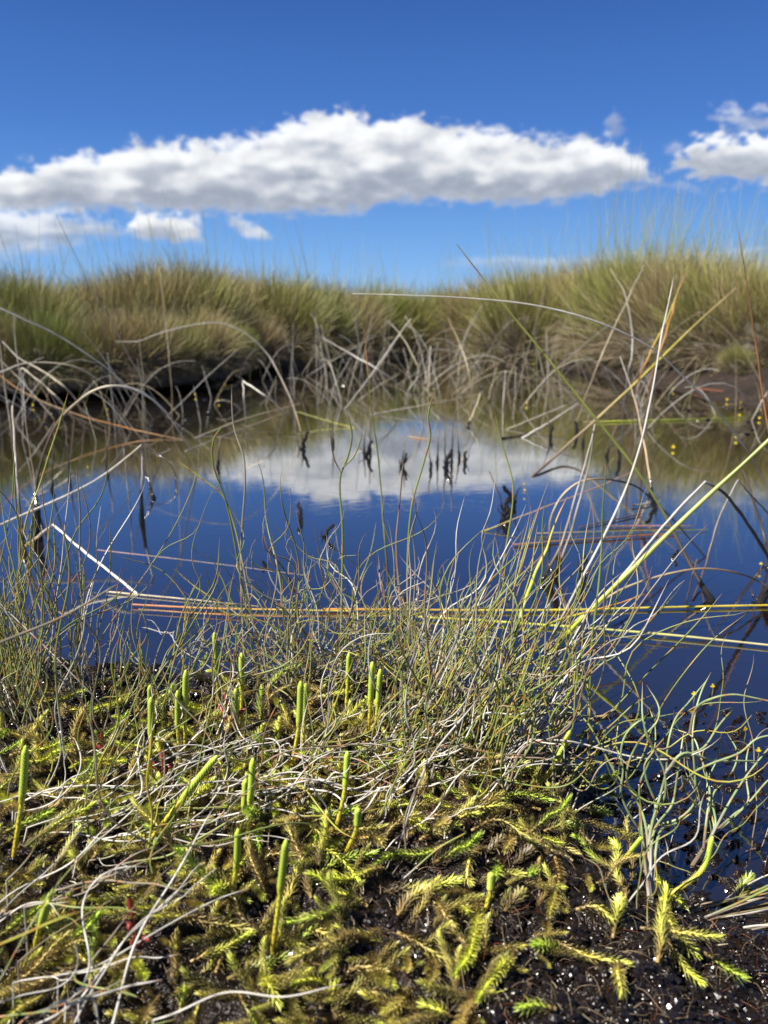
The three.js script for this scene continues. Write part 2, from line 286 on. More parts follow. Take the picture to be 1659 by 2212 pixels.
// ------------------------------------------------------------------ tussocks on the far bank
function grassTussock(seed, tones) {      // blades of one tussock, about 1 m across and 0.62 m high, base at the origin
  const r = rngOf(seed), g = new Geo(), side = V(), n = 5600, P = V(), N = V(), d = V(), up = V(0, 1, 0);
  for (let i = 0; i < n; i++) {          // blades spring from all over a dome of old thatch
    const a = r() * 6.283, e = Math.asin(clamp(r() * 1.06 - 0.06, -0.05, 1)), lob = 1 + 0.16 * N3(Math.cos(a) * 1.5 + seed, Math.sin(a) * 1.5, e);
    N.set(Math.cos(a) * Math.cos(e), Math.sin(e), Math.sin(a) * Math.cos(e)); P.set(N.x * 0.31 * lob, 0.05 + N.y * 0.34 * lob, N.z * 0.31 * lob);
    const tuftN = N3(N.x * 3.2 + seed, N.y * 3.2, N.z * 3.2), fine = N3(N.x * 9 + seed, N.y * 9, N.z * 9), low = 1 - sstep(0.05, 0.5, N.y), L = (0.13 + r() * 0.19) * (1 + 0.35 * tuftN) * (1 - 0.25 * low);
    d.copy(N).multiplyScalar(0.75).addScaledVector(up, 0.75 * (1 - low) + 0.1).add(V((r() - 0.5) * 0.9 + 0.7 * fine, (r() - 0.5) * 0.5, (r() - 0.5) * 0.9 - 0.4 * tuftN)).normalize();
    const p = P.clone().addScaledVector(d, -0.05), pts = [p.clone()], seg = 5, sag = 0.25 + r() * 0.65 + low * 0.6;
    for (let k = 0; k < seg; k++) { p.addScaledVector(d, (L + 0.05) / seg); d.y -= (sag * 0.45) / seg * (k + 1) * 0.6; d.normalize(); pts.push(p.clone()); }
    side.set((r() - 0.5) * 2, (r() - 0.5) * 0.7, (r() - 0.5) * 2).cross(d).normalize();
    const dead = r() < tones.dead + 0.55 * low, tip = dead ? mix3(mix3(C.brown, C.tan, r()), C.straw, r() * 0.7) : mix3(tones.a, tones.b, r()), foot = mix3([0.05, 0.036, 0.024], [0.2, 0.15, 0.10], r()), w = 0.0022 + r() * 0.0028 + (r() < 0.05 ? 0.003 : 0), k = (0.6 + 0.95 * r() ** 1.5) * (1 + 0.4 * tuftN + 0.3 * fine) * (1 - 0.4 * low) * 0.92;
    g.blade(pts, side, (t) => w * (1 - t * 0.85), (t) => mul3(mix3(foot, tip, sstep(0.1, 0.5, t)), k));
  }
  const s = new Geo();                    // the long flower stems that stand above it
  const ns = tones.stems ?? 14;
  for (let i = 0; i < ns; i++) {
    const a = r() * 6.283, p = V(Math.cos(a) * r() * 0.3, 0.12, Math.sin(a) * r() * 0.3), d = V((r() - 0.5) * 0.5 - 0.06, 1, (r() - 0.5) * 0.5), L = (tones.tall ?? 0.62) + r() ** 1.5 * 0.42;
    const pts = [0, 1, 2, 3, 4, 5].map((k) => p.clone().addScaledVector(d, (L * k) / 5).add(V(d.x * 0.12 * (k / 5) ** 2, -0.03 * (k / 5) ** 2, 0)));
    s.tube(pts, (t) => 0.0022 * (1 - 0.65 * t), ramp([[0, 'olive'], [0.6, [0.24, 0.27, 0.08]], [1, [0.3, 0.3, 0.14]]], 0.1, i), 4, false);
  }
  const core = new THREE.SphereGeometry(0.3, 22, 14), q = core.attributes.position, col = [];   // the matted dead thatch inside
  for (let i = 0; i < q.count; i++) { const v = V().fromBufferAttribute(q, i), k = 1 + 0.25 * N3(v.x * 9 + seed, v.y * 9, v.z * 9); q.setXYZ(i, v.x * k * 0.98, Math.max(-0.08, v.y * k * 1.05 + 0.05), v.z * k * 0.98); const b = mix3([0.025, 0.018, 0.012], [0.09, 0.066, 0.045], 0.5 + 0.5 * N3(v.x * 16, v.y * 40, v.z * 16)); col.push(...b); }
  core.setAttribute('color', new THREE.Float32BufferAttribute(col, 3)); core.computeVertexNormals();
  const root = new THREE.Group();
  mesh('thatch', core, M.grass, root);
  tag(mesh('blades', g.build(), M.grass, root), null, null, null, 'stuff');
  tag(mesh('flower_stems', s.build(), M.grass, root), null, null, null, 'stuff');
  return root;
}
const TONES = [
  { a: [0.16, 0.18, 0.03], b: [0.28, 0.26, 0.06], dead: 0.16, stems: 9 }, { a: [0.26, 0.23, 0.06], b: [0.36, 0.29, 0.10], dead: 0.36, stems: 10 }, { a: [0.11, 0.15, 0.022], b: [0.21, 0.225, 0.04], dead: 0.08, stems: 10 },
  { a: [0.19, 0.155, 0.045], b: [0.30, 0.23, 0.09], dead: 0.36, stems: 20, tall: 0.6 }, { a: [0.17, 0.19, 0.035], b: [0.27, 0.265, 0.06], dead: 0.15, stems: 34, tall: 0.66 },
];
const tussocks = TONES.map((t, i) => grassTussock(100 + i * 7, t)), tussockUsed = new Set();
const SU = [-900, -150, 0, 140, 290, 420, 520, 600, 700, 820, 960, 1090, 1190, 1290, 1390, 1490, 1600, 1760, 2100], SV = [850, 858, 862, 860, 852, 842, 812, 795, 784, 775, 772, 778, 792, 812, 832, 856, 878, 895, 920];
function tussock(u, v, top, k, label, spread = 1) {       // base on the bank seen at u, v; crown at the height of top
  const mid = u >= 560 && u <= 1170, back = spread < 1 ? (u > 1170 ? 0.9 : 0.04) : (spread > 1 ? (mid ? 0.7 : 1.5) : mid ? 0.15 : 0.5) + (u > 1170 ? 0.75 : u > 180 && u < 560 ? 0.75 : u < 180 ? 0.2 : 0), p = onLevel(u, interp(SU, SV, u), 0), d = -p.z + back; p.multiplyScalar(d / -p.z); if (mid) top -= 9; const tall = EYE + d * Math.tan(Math.atan((1106 - top) / FPX) - PITCH);
  p.y = Math.max(spread < 1 ? 0.1 : 0, land(p.x, p.z, false)) - 0.03;
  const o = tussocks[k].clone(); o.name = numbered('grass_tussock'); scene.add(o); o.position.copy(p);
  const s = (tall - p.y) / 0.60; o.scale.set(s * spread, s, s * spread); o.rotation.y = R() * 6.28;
  tag(o, label, 'tussock', 'grass tussocks on the far bank');
}
const B = 'grass tussock on the far bank, ';
[
  [-240, 832, 590, 0, 'olive grass tussock past the left edge of the bank'], [-120, 838, 586, 3, 'brownish tussock at the far left edge, half cut off'], [-10, 842, 590, 2, 'dark green tussock at the left edge above the black bank'], [90, 838, 605, 0, 'olive tussock second from the left edge of the bank'], [185, 834, 622, 3, 'brown-topped tussock behind the dipping gap at left'],
  [265, 830, 596, 1, 'tawny tussock left of the tallest left-hand mound'], [345, 828, 574, 1, 'tall tawny tussock with pale dead grass at its foot'], [415, 824, 572, 0, 'tallest green-topped tussock of the left bank'], [480, 812, 590, 1, 'straw-coloured tussock sloping right of the tall left mound'], [545, 800, 604, 2, 'green tussock at the right end of the left bank'],
  [605, 790, 612, 0, 'olive tussock left of the central gap over the black hollow'], [665, 783, 622, 2, 'bright green tussock just left of the centre'], [735, 772, 632, 1, 'pale tussock at the back of the pool, left of centre'], [800, 768, 630, 2, 'small dark green tussock at the middle of the far shore'], [870, 766, 638, 0, 'green tussock right of the middle behind crossed dead stems'],
  [940, 768, 640, 2, 'low green tussock behind the dead reed thicket'], [1005, 770, 634, 3, 'low brown tussock left of the long white arching reed'], [1070, 772, 618, 1, 'tawny tussock where the right bank begins to rise'], [1130, 774, 600, 0, 'olive tussock on the rising right bank'], [1195, 772, 588, 3, 'reddish brown tussock on the right bank with leaning blades'],
  [1265, 774, 576, 1, 'pale green tussock beside the tall stems on the right'], [1335, 776, 562, 4, 'tall stemmed tussock left of the right-hand summit'], [1405, 778, 550, 4, 'highest tussock of the right bank with many tall stems'], [1475, 782, 556, 3, 'brown tussock right of the right-hand summit'], [1545, 790, 572, 4, 'green tussock above the brown mud slope'],
  [1620, 798, 584, 1, 'straw tussock near the right edge of the bank'], [1700, 806, 590, 4, 'tussock cut by the right edge of the picture'], [1800, 815, 588, 0, 'olive tussock past the right edge'],
].forEach((a) => tussock(...a));
[
  [60, 790, 596, 1, 'tawny tussock in the second row, above the left edge'], [230, 788, 606, 2, 'green tussock in the second row filling the left dip'], [420, 784, 582, 3, 'brown tussock in the second row behind the left mound'], [580, 764, 614, 1, 'pale tussock in the back row left of centre'], [700, 752, 630, 3, 'brown tussock in the back row behind the centre'],
  [835, 750, 636, 1, 'tawny tussock in the back row at the centre'], [970, 750, 640, 0, 'olive tussock in the back row right of the centre'], [1100, 752, 612, 2, 'dark green tussock in the back row on the right rise'], [1230, 748, 584, 0, 'olive tussock in the second row behind the reddish one'], [1370, 748, 562, 3, 'brown tussock in the second row under the right summit'],
  [1510, 752, 566, 1, 'pale tussock in the second row above the mud slope'], [1640, 760, 584, 3, 'brown tussock in the second row by the right edge'], [-130, 790, 592, 0, 'olive tussock in the second row left of the frame edge'],
].forEach((a) => tussock(...a, 1.3));
[
  [-120, 0, 668, 2, 'low tussock overhanging the black bank past the left edge'], [-45, 0, 655, 0, 'low green tussock overhanging the black bank at the left edge'], [35, 0, 690, 3, 'small brown tussock overhanging the black bank near the left edge'], [105, 0, 672, 2, 'small dark green tussock overhanging the left bank, above the hoop'], [178, 0, 700, 0, 'small olive tussock overhanging the left bank, right of the hoop top'], [245, 0, 676, 3, 'small brown tussock overhanging the left bank above the black hollow'],
  [312, 0, 668, 1, 'small tawny tussock overhanging the left bank with pale hanging grass'], [375, 0, 690, 0, 'small olive tussock overhanging the left bank under the tallest mound'], [440, 0, 672, 1, 'small pale tussock overhanging the left bank right of the tallest mound'], [505, 0, 700, 2, 'small green tussock overhanging the right end of the left bank'], [560, 0, 690, 3, 'small brown tussock at the corner where the left bank ends'],
  [1330, 0, 722, 1, 'small pale tussock low on the right bank above the mud'], [1450, 0, 735, 3, 'small brown tussock low on the right bank at the head of the mud slope'], [1580, 0, 748, 0, 'small olive tussock low on the right bank near the picture edge'],
].forEach((a) => tussock(...a, 0.98));

// ------------------------------------------------------------------ single reeds: each is a thing
const reeds = [];
function reed(label, group, P, mm, stops, o = {}) {
  // P: [u, v, distance] along the stem; distance 'w' = where it meets the water, 'b' = on the bank
  const pts = P.map(([u, v, d]) => (d === 'w' ? onLevel(u, v, o.y ?? 0.0) : d === 'b' ? groundAt(u, v) : at(u, v, d)));
  const line = o.sharp ? cornered(pts, o.seg ?? 9) : smooth(pts, o.seg ?? 34), thin = o.full ? 1 : line[0].z < -1.7 ? 0.52 : -line[0].z > 1.15 ? 0.8 : 1, r0 = ((Array.isArray(mm) ? mm[0] : mm) / 2000) * thin, r1 = ((Array.isArray(mm) ? mm[1] : mm * 0.35) / 2000) * thin;
  const ws = R() * 50, wob = Math.min(0.0024, 0.0007 * -line[0].z); line.forEach((p, i) => { const t = i / line.length; p.x += wob * N2(t * 5, ws); p.y += o.y ? 0 : 0.6 * wob * N2(t * 5, ws + 7); });
  const root = line[0].clone(), t = thing(o.name ?? 'reed', label, o.category ?? 'reed', root, group);
  const dull = line[0].z < -1.7 ? 0.9 : 0.95, tint = ramp(stops, o.jig ?? 0.2);
  mesh('stem', new Geo().tube(local(line, root), (q) => lerp(r0, r1, q ** (o.pow ?? 1.3)) * (1 + 0.16 * N2(q * 9, ws)), (q) => mul3(tint(q), dull), o.sides ?? 7).build(), o.mat ?? M.stem, t);
  if (o.collar) { const a = line[0], b = line[Math.min(line.length - 1, 3)], up = V().subVectors(b, a).normalize(); const q = [0, 1, 2, 3, 4, 5].map((k) => a.clone().addScaledVector(up, (k / 5) * o.collar).add(V(0.0012 * N2(k, 1), 0, 0)).sub(root)); q[0].y -= 0.02; mesh('algae_sleeve', new Geo().tube(q, (s) => r0 * (2.2 - 1.1 * s), ramp([[0, 'black'], [1, [0.03, 0.026, 0.02]]], 0.3), 8, true, 0.35).build(), M.wet, t); }
  reeds.push(t); return t;
}
// the near pool
reed('thick yellow-green reed leaning up to the right edge across the grey kinked one', null, [[1180, 1425, 0.71], [1240, 1352, 0.75], [1350, 1245, 0.77], [1480, 1118, 0.78], [1659, 952, 0.78], [1800, 822, 0.78]], [5.4, 3.6], [[0, 'green'], [0.2, 'lime'], [0.6, [0.34, 0.38, 0.10]], [1, 'green']], { sides: 9 });
reed('grey reed kinked over beside the thick yellow-green one, its end drooping black', null, [[1215, 1400, 0.79], [1330, 1262, 0.82], [1430, 1140, 0.84], [1522, 1041, 0.85]], [4, 3.2], [[0, 'dark'], [0.3, 'grey'], [1, 'grey']]);
reed('black drooping end of a kinked reed curving down at the right edge', null, [[1522, 1041, 0.85], [1560, 1062, 0.87], [1600, 1110, 0.9], [1640, 1170, 0.94], [1690, 1260, 'w']], [3.6, 5], [[0, 'grey'], [0.15, 'dark'], [1, 'black']], { mat: M.dead });
reed('long olive reed slanting from the sky down to the right of the pool', null, [[1540, 1300, 'w'], [1500, 1236, 0.92], [1440, 1120, 0.96], [1380, 1022, 0.98], [1270, 882, 1.0], [1160, 745, 1.02], [1080, 648, 1.03], [1035, 590, 1.04], [988, 528, 1.05]], [5, 1.2], [[0, 'black'], [0.2, 'dark'], [0.38, 'olive'], [0.8, [0.2, 0.21, 0.04]], [0.9, 'brown'], [1, 'olive']], { collar: 0.03 });
reed('pale grey upright reed crossing the olive one, tip high over the right bank', null, [[1180, 1405, 0.76], [1250, 1262, 0.8], [1320, 1128, 0.83], [1372, 1000, 0.85], [1402, 880, 0.86], [1430, 722, 0.88], [1445, 650, 0.88], [1458, 588, 0.88]], [3.2, 1.1], [[0, 'dark'], [0.15, 'grey'], [0.5, [0.5, 0.47, 0.42]], [0.9, 'white'], [1, 'dark']]);
reed('long white reed arching over the pool from the right', null, [[1720, 1150, 'w'], [1660, 1052, 1.22], [1615, 975, 1.2], [1560, 900, 1.16], [1480, 818, 1.1], [1400, 748, 1.06], [1290, 695, 1.02], [1150, 659, 1.0], [1000, 643, 0.98], [850, 637, 0.96], [762, 635, 0.95]], [3.6, 1.3], [[0, 'brown'], [0.3, 'grey'], [0.6, 'white'], [1, 'white']], { seg: 50 });
reed('orange-brown reed with dark tip standing at the right edge', null, [[1690, 1140, 'w'], [1668, 980, 1.16], [1650, 862, 1.14], [1632, 740, 1.12], [1612, 610, 1.1], [1596, 498, 1.1]], [4, 1], [[0, 'dark'], [0.3, 'orange'], [0.7, [0.42, 0.17, 0.06]], [0.88, 'dark'], [1, 'rust']]);
reed('green upright stem rising from the orange forked foot on the right', null, [[1262, 1712, 'w'], [1272, 1625, 0.52], [1273, 1525, 0.53], [1279, 1375, 0.54], [1294, 1265, 0.55], [1300, 1166, 0.56], [1302, 1091, 0.56], [1309, 1006, 0.56]], [2.6, 0.9], [[0, 'orange'], [0.12, 'yellow'], [0.2, 'brown'], [0.3, 'green'], [0.8, 'green'], [0.95, 'green'], [1, 'rust']]);
reed('short yellow-orange stub forking from the foot of the green upright stem', null, [[1268, 1685, 'b'], [1280, 1650, 0.51], [1294, 1614, 0.52]], [3.4, 3], [[0, 'orange'], [0.5, 'yellow'], [1, 'orange']]);
reed('bow-shaped reed, straw on its left limb and dark on its right', null, [[1188, 1180, 'w'], [1192, 1111, 1.08], [1212, 1074, 1.08], [1250, 1043, 1.08], [1285, 1034, 1.08], [1330, 1038, 1.08], [1375, 1052, 1.09], [1410, 1080, 1.1], [1460, 1130, 1.1], [1524, 1204, 'w']], [3.2, 2.4], [[0, 'dark'], [0.08, 'straw'], [0.35, 'tan'], [0.5, 'dark'], [1, 'black']]);
reed('thin tan reed floating aslant behind the yellow-green blade', null, [[1040, 1149, 'w'], [1150, 1106, 1.26], [1260, 1064, 1.32], [1366, 1020, 1.38]], [3, 2.4], [[0, 'yellow'], [0.2, 'tan'], [1, 'pink']]);
reed('left one of two grey-brown stems that share a pointed top', 'forked grey stems', [[1168, 1262, 'w'], [1214, 1171, 1.0], [1240, 1081, 1.02], [1262, 1010, 1.03], [1286, 915, 1.05]], [4, 1.6], [[0, 'black'], [0.15, 'brown'], [0.6, 'grey'], [1, 'grey']], { collar: 0.03 });
reed('right one of two grey-brown stems that share a pointed top', 'forked grey stems', [[1196, 1248, 'w'], [1228, 1165, 1.02], [1252, 1081, 1.03], [1272, 1005, 1.04], [1285, 918, 1.06]], [4, 1.5], [[0, 'black'], [0.15, 'brown'], [0.5, 'grey'], [1, 'dark']], { collar: 0.03 });
reed('stout yellow blade with orange tip just left of the forked grey stems', null, [[1105, 1385, 0.72], [1134, 1300, 0.74], [1157, 1236, 0.75], [1179, 1190, 0.76], [1199, 1131, 0.77], [1225, 1072, 0.78]], [4.6, 0.9], [[0, 'green'], [0.3, 'lime'], [0.75, 'yellow'], [0.9, 'orange'], [1, 'dark']]);
reed('thin arching tan reed over the yellow floating one, going off at right', null, [[1195, 1405, 'w'], [1250, 1336, 0.8], [1330, 1280, 0.84], [1405, 1250, 0.86], [1480, 1232, 0.87], [1540, 1229, 0.88], [1600, 1240, 0.89], [1660, 1268, 0.9], [1740, 1320, 'w']], [2.8, 2], [[0, 'dark'], [0.12, 'straw'], [0.45, 'tan'], [0.7, 'brown'], [1, 'brown']]);
reed('orange-tipped reed slanting up between the thick reed and the tan arch', null, [[1130, 1380, 0.7], [1200, 1342, 0.73], [1280, 1320, 0.75], [1355, 1297, 0.77], [1437, 1264, 0.79]], [3.4, 0.9], [[0, 'green'], [0.35, 'yellow'], [0.6, 'orange'], [0.85, 'orange'], [1, 'grey']]);
reed('dark stem leaning left at the right edge of the pool', null, [[1662, 1235, 'w'], [1650, 1156, 1.1], [1624, 1071, 1.12], [1606, 1016, 1.14]], [4.5, 3.6], [[0, 'black'], [0.4, 'dark'], [1, 'dark']], { collar: 0.04 });
reed('thin kinked stem, left limb of the inverted V at right', 'inverted V stem at the right', [[1494, 1300, 'w'], [1524, 1221, 0.98], [1554, 1116, 1.02], [1594, 1037, 1.05]], [2.6, 2], [[0, 'dark'], [0.5, 'brown'], [1, 'grey']]);
reed('thin dark stem, right limb of the inverted V at right', 'inverted V stem at the right', [[1594, 1037, 1.05], [1624, 1071, 1.06], [1680, 1130, 1.08]], [2.4, 2], [[0, 'grey'], [0.3, 'dark'], [1, 'dark']]);
reed('thin dark stem leaning against the foot of the olive slanting reed', null, [[1484, 1296, 'w'], [1497, 1240, 0.9], [1506, 1208, 0.92]], [2, 1.6], [[0, 'dark'], [1, 'brown']]);
reed('tall green stem with orange tip in the middle of the pool', null, [[842, 1290, 'w'], [832, 1180, 0.9], [826, 1100, 0.91], [820, 1016, 0.92], [810, 940, 0.92], [800, 858, 0.92], [792, 776, 0.92], [787, 705, 0.92]], [2.6, 0.9], [[0, 'dark'], [0.2, 'olive'], [0.6, 'green'], [0.75, 'olive'], [0.86, 'orange'], [1, 'brown']]);
// floating
const fl = 'reeds floating flat on the pool';
reed('long yellow reed floating level, reaching the right edge', null, [[700, 1316, 'w'], [1180, 1318, 'w'], [1430, 1312, 'w'], [1720, 1306, 'w']], [2.9, 2.5], [[0, 'orange'], [0.3, 'yellow'], [1, [0.52, 0.4, 0.04]]], { y: 0.003 });
reed('long orange reed floating behind the left wiry tuft', null, [[285, 1306, 'w'], [430, 1313, 'w'], [600, 1317, 'w'], [760, 1320, 'w']], [2.6, 1.8], [[0, 'rust'], [0.3, 'orange'], [1, 'yellow']], { y: 0.003 });
reed('second orange reed floating just nearer than the first', null, [[300, 1316, 'w'], [450, 1326, 'w'], [640, 1332, 'w'], [830, 1330, 'w']], [1.8, 1.3], [[0, 'brown'], [0.4, 'orange'], [1, 'brown']], { y: 0.003 });
reed('pale yellow-green reed floating nearest, sinking to the right', null, [[900, 1332, 'w'], [1180, 1350, 'w'], [1430, 1370, 'w'], [1760, 1404, 'w']], [3, 2.2], [[0, 'yellow'], [0.3, 'lime'], [1, 'straw']], { y: 0.0035 });
reed('reddish brown reed floating across the right of the pool', fl, [[1110, 1177, 'w'], [1250, 1166, 'w'], [1460, 1152, 'w']], [3.6, 2.6], [[0, 'pink'], [0.5, 'brown'], [1, 'rust']], { y: 0.003 });
reed('thin green reed floating above the reddish brown one', fl, [[1160, 1152, 'w'], [1350, 1147, 'w'], [1530, 1144, 'w']], [2.4, 1.6], [[0, 'tan'], [0.4, 'olive'], [1, 'olive']], { y: 0.003 });
reed('pinkish short reed floating farthest of three', fl, [[1310, 1137, 'w'], [1400, 1136, 'w'], [1500, 1136, 'w']], [4, 2.4], [[0, 'brown'], [0.6, 'pink'], [1, 'brown']], { y: 0.003 });
reed('dark tapered reed floating with its point to the left', fl, [[1250, 1139, 'w'], [1320, 1124, 'w'], [1385, 1110, 'w']], [3, 4], [[0, 'brown'], [1, 'dark']], { y: 0.003 });
reed('small pale reed scrap floating at the right of the pool', fl, [[1366, 1092, 'w'], [1400, 1088, 'w'], [1424, 1083, 'w']], [5, 4], [[0, 'dark'], [0.4, 'grey'], [1, 'straw']], { y: 0.004 });
reed('greyish reed floating thinly at left behind the orange ones', fl, [[230, 1278, 'w'], [420, 1296, 'w'], [560, 1310, 'w']], [2.4, 1.6], [[0, 'straw'], [1, 'brown']], { y: 0.002 });
reed('pink sunken reed drawn across the left of the pool', fl, [[210, 1188, 'w'], [420, 1212, 'w'], [660, 1243, 'w']], [1.6, 1.2], [[0, 'pink'], [0.5, 'brown'], [1, 'brown']], { y: -0.0002 });
reed('broad brown leaf-like reed scrap floating right of the cloud mirror', fl, [[1082, 946, 'w'], [1115, 941, 'w'], [1150, 936, 'w']], [11, 8], [[0, 'dark'], [0.5, 'brown'], [1, 'dark']], { y: 0.003 });
reed('thin orange reed scrap floating on the mirrored cloud', fl, [[882, 943, 'w'], [912, 947, 'w'], [940, 952, 'w']], [6, 3], [[0, 'tan'], [0.6, 'orange'], [1, 'dark']], { y: 0.003 });
// the left of the pool
reed('large straw-coloured hoop of a reed at left', null, [[75, 1140, 'w'], [78, 1061, 1.42], [85, 1011, 1.42], [105, 951, 1.42], [130, 906, 1.42], [165, 871, 1.42], [200, 845, 1.42], [240, 834, 1.42], [280, 838, 1.44], [320, 856, 1.46], [350, 881, 1.5], [380, 921, 1.6], [420, 982, 1.8]], [6.5, 4], [[0, 'black'], [0.12, 'dark'], [0.3, 'brown'], [0.48, 'straw'], [0.75, 'white'], [1, 'grey']], { seg: 46, collar: 0.05, sides: 8 });
reed('pale reed leaning down to the left from a broken top', 'left-hand broken reeds', [[305, 962, 1.32], [225, 1026, 1.24], [120, 1081, 1.16], [0, 1134, 1.1], [-90, 1172, 1.06]], [4.4, 5], [[0, 'straw'], [0.3, 'white'], [1, 'straw']]);
reed('dark upright reed stump under the broken pale reed at left', null, [[305, 1124, 'w'], [306, 1068, 1.3], [308, 1011, 1.31], [306, 962, 1.32]], [6, 3.4], [[0, 'black'], [0.35, 'black'], [0.55, 'grey'], [1, 'grey']], { collar: 0.055 });
reed('bright white broken reed slanting down to the water at left', null, [[115, 1133, 1.02], [175, 1186, 0.99], [230, 1230, 0.96], [296, 1283, 'w']], [3.3, 3.5], [[0, 'white'], [1, [0.6, 0.57, 0.5]]], {});
reed('short tan limb of the bright white broken reed', null, [[115, 1133, 1.02], [80, 1161, 1.02], [44, 1186, 'w']], [4, 3.6], [[0, 'grey'], [0.6, 'tan'], [1, 'rust']]);
reed('thick black rotted reed post under the white broken reed', null, [[78, 1168, 'w'], [80, 1120, 1.17], [76, 1060, 1.2]], [10, 5], [[0, 'black'], [1, 'dark']], { collar: 0.06, mat: M.wet });
reed('slender dark reed standing left of the black rotted post', null, [[48, 1180, 'w'], [42, 1100, 1.16], [35, 1011, 1.2], [30, 930, 1.24], [27, 876, 1.26]], [5, 3], [[0, 'black'], [0.3, 'dark'], [0.55, 'grey'], [1, 'straw']], { collar: 0.04 });
reed('thin brown reed standing between the hoop and the left edge', null, [[92, 1150, 'w'], [70, 1010, 1.3], [55, 900, 1.34], [50, 820, 1.38]], [3, 1.6], [[0, 'black'], [0.4, 'brown'], [1, 'grey']]);
reed('dark reed with a curling black top left of the mirrored cloud', null, [[382, 1068, 'w'], [380, 1040, 1.6], [372, 1008, 1.62], [345, 985, 1.64], [312, 975, 1.66]], [5, 2.4], [[0, 'black'], [1, 'dark']], { mat: M.wet });
reed('short dark reed right beside the thick black stump', null, [[332, 1078, 'w'], [320, 1035, 1.5], [300, 1000, 1.52]], [6, 3], [[0, 'black'], [1, 'dark']], { mat: M.wet, collar: 0.03 });
reed('thin upright dark reed left of the thick black stump', null, [[282, 1110, 'w'], [274, 1040, 1.4], [268, 970, 1.42]], [3.4, 2], [[0, 'black'], [0.5, 'dark'], [1, 'grey']]);
const lb = 'dead reeds lodged on the left bank';
reed('long white reed bending down from the left edge over the bank', lb, [[-40, 648, 2.0], [55, 691, 2.05], [100, 711, 2.1], [160, 746, 2.15], [225, 791, 2.2], [280, 840, 2.3], [330, 905, 'w']], [8, 5], [[0, 'white'], [0.6, 'white'], [1, 'grey']]);
reed('grey reed of the thick bundle at left, upper one', lb, [[185, 905, 'w'], [145, 841, 2.4], [100, 806, 2.42], [45, 776, 2.45], [5, 738, 2.48]], [11, 6], [[0, 'pink'], [0.3, 'straw'], [1, 'grey']]);
reed('straw reed of the thick bundle at left, lower one', lb, [[160, 908, 'w'], [130, 866, 2.36], [90, 828, 2.38], [46, 796, 2.4], [60, 840, 2.42]], [10, 7], [[0, 'tan'], [0.4, 'straw'], [1, 'white']]);
reed('low grey arch of a reed above the left bundle', lb, [[-10, 808, 2.3], [50, 786, 2.32], [100, 783, 2.34], [165, 793, 2.36], [215, 822, 2.4], [262, 880, 'w']], [8, 5], [[0, 'grey'], [0.5, 'straw'], [1, 'grey']]);
reed('orange-brown reed lying down to the right out of the left edge', lb, [[-30, 790, 2.3], [50, 846, 2.3], [150, 890, 2.3], [290, 928, 2.3], [395, 950, 'w']], [8, 5], [[0, 'orange'], [0.4, 'tan'], [0.7, 'orange'], [1, 'brown']]);
reed('wide blurred arch of a grey reed over the left bank', null, [[250, 738, 2.5], [298, 737, 2.5], [350, 718, 2.5], [425, 701, 2.5], [480, 698, 2.5], [530, 721, 2.5], [575, 761, 2.5], [602, 806, 2.45], [628, 861, 2.4], [645, 911, 2.35], [655, 968, 'w']].reverse(), [8, 4], [[0, 'black'], [0.1, 'tan'], [0.4, 'grey'], [1, 'grey']], { collar: 0.06 });
reed('long curved reed from the skyline down to the left waterline', lb, [[120, 462, 2.1], [165, 557, 2.12], [215, 652, 2.15], [248, 712, 2.2], [290, 790, 2.3], [345, 880, 2.4], [372, 925, 'w']].reverse(), [7, 2.4], [[0, 'brown'], [0.4, 'grey'], [0.7, 'straw'], [1, 'green']]);
reed('thin upright tan reed before the tallest left tussock', lb, [[372, 905, 'w'], [368, 800, 2.5], [358, 707, 2.52], [345, 577, 2.55]], [7, 3], [[0, 'tan'], [1, 'straw']]);
reed('left limb of the pale inverted V by the left shore', lb, [[530, 908, 'w'], [527, 862, 2.5], [525, 823, 2.55]], [8, 6], [[0, 'grey'], [1, 'white']]);
reed('right limb of the pale inverted V by the left shore', lb, [[612, 897, 'w'], [575, 856, 2.5], [525, 823, 2.55]], [11, 9], [[0, 'straw'], [1, 'white']]);
reed('long tan reed lying aslant toward the middle, upper one', lb, [[340, 984, 'w'], [435, 941, 2.3], [525, 906, 2.45], [648, 872, 2.7]], [9, 6], [[0, 'grey'], [0.5, 'straw'], [1, 'tan']]);
reed('long tan reed lying aslant toward the middle, lower one', lb, [[400, 975, 'w'], [500, 935, 2.35], [610, 894, 2.6]], [8, 6], [[0, 'grey'], [1, 'tan']]);
reed('yellow-green reed lying on the water below the middle', lb, [[640, 889, 2.6], [700, 907, 2.55], [765, 925, 'w']], [6, 4], [[0, 'olive'], [1, 'yellow']]);
// the right bank and the thicket behind the pool
const tk = 'dead reeds of the thicket behind the pool';
reed('pale grey reed crossing the thicket, up to the right', tk, [[745, 884, 'w'], [800, 812, 3.0], [850, 740, 3.05], [888, 688, 3.1]], [9, 6], [[0, 'grey'], [1, 'white']]);
reed('pale grey reed crossing the thicket, down to the right', tk, [[895, 856, 'w'], [820, 800, 3.1], [760, 766, 3.15], [694, 727, 3.2]], [12, 7], [[0, 'tan'], [0.4, 'white'], [1, 'grey']]);
reed('curved pale reed rising steeply in the middle of the thicket', tk, [[920, 868, 'w'], [906, 801, 3.0], [873, 734, 3.05], [838, 692, 3.1]], [10, 6], [[0, 'tan'], [0.5, 'straw'], [1, 'grey']]);
reed('curved tan reed rising right of the middle of the thicket', tk, [[1018, 880, 'w'], [1014, 808, 3.0], [996, 751, 3.05], [968, 688, 3.1]], [10, 6], [[0, 'tan'], [0.5, 'straw'], [1, 'tan']]);
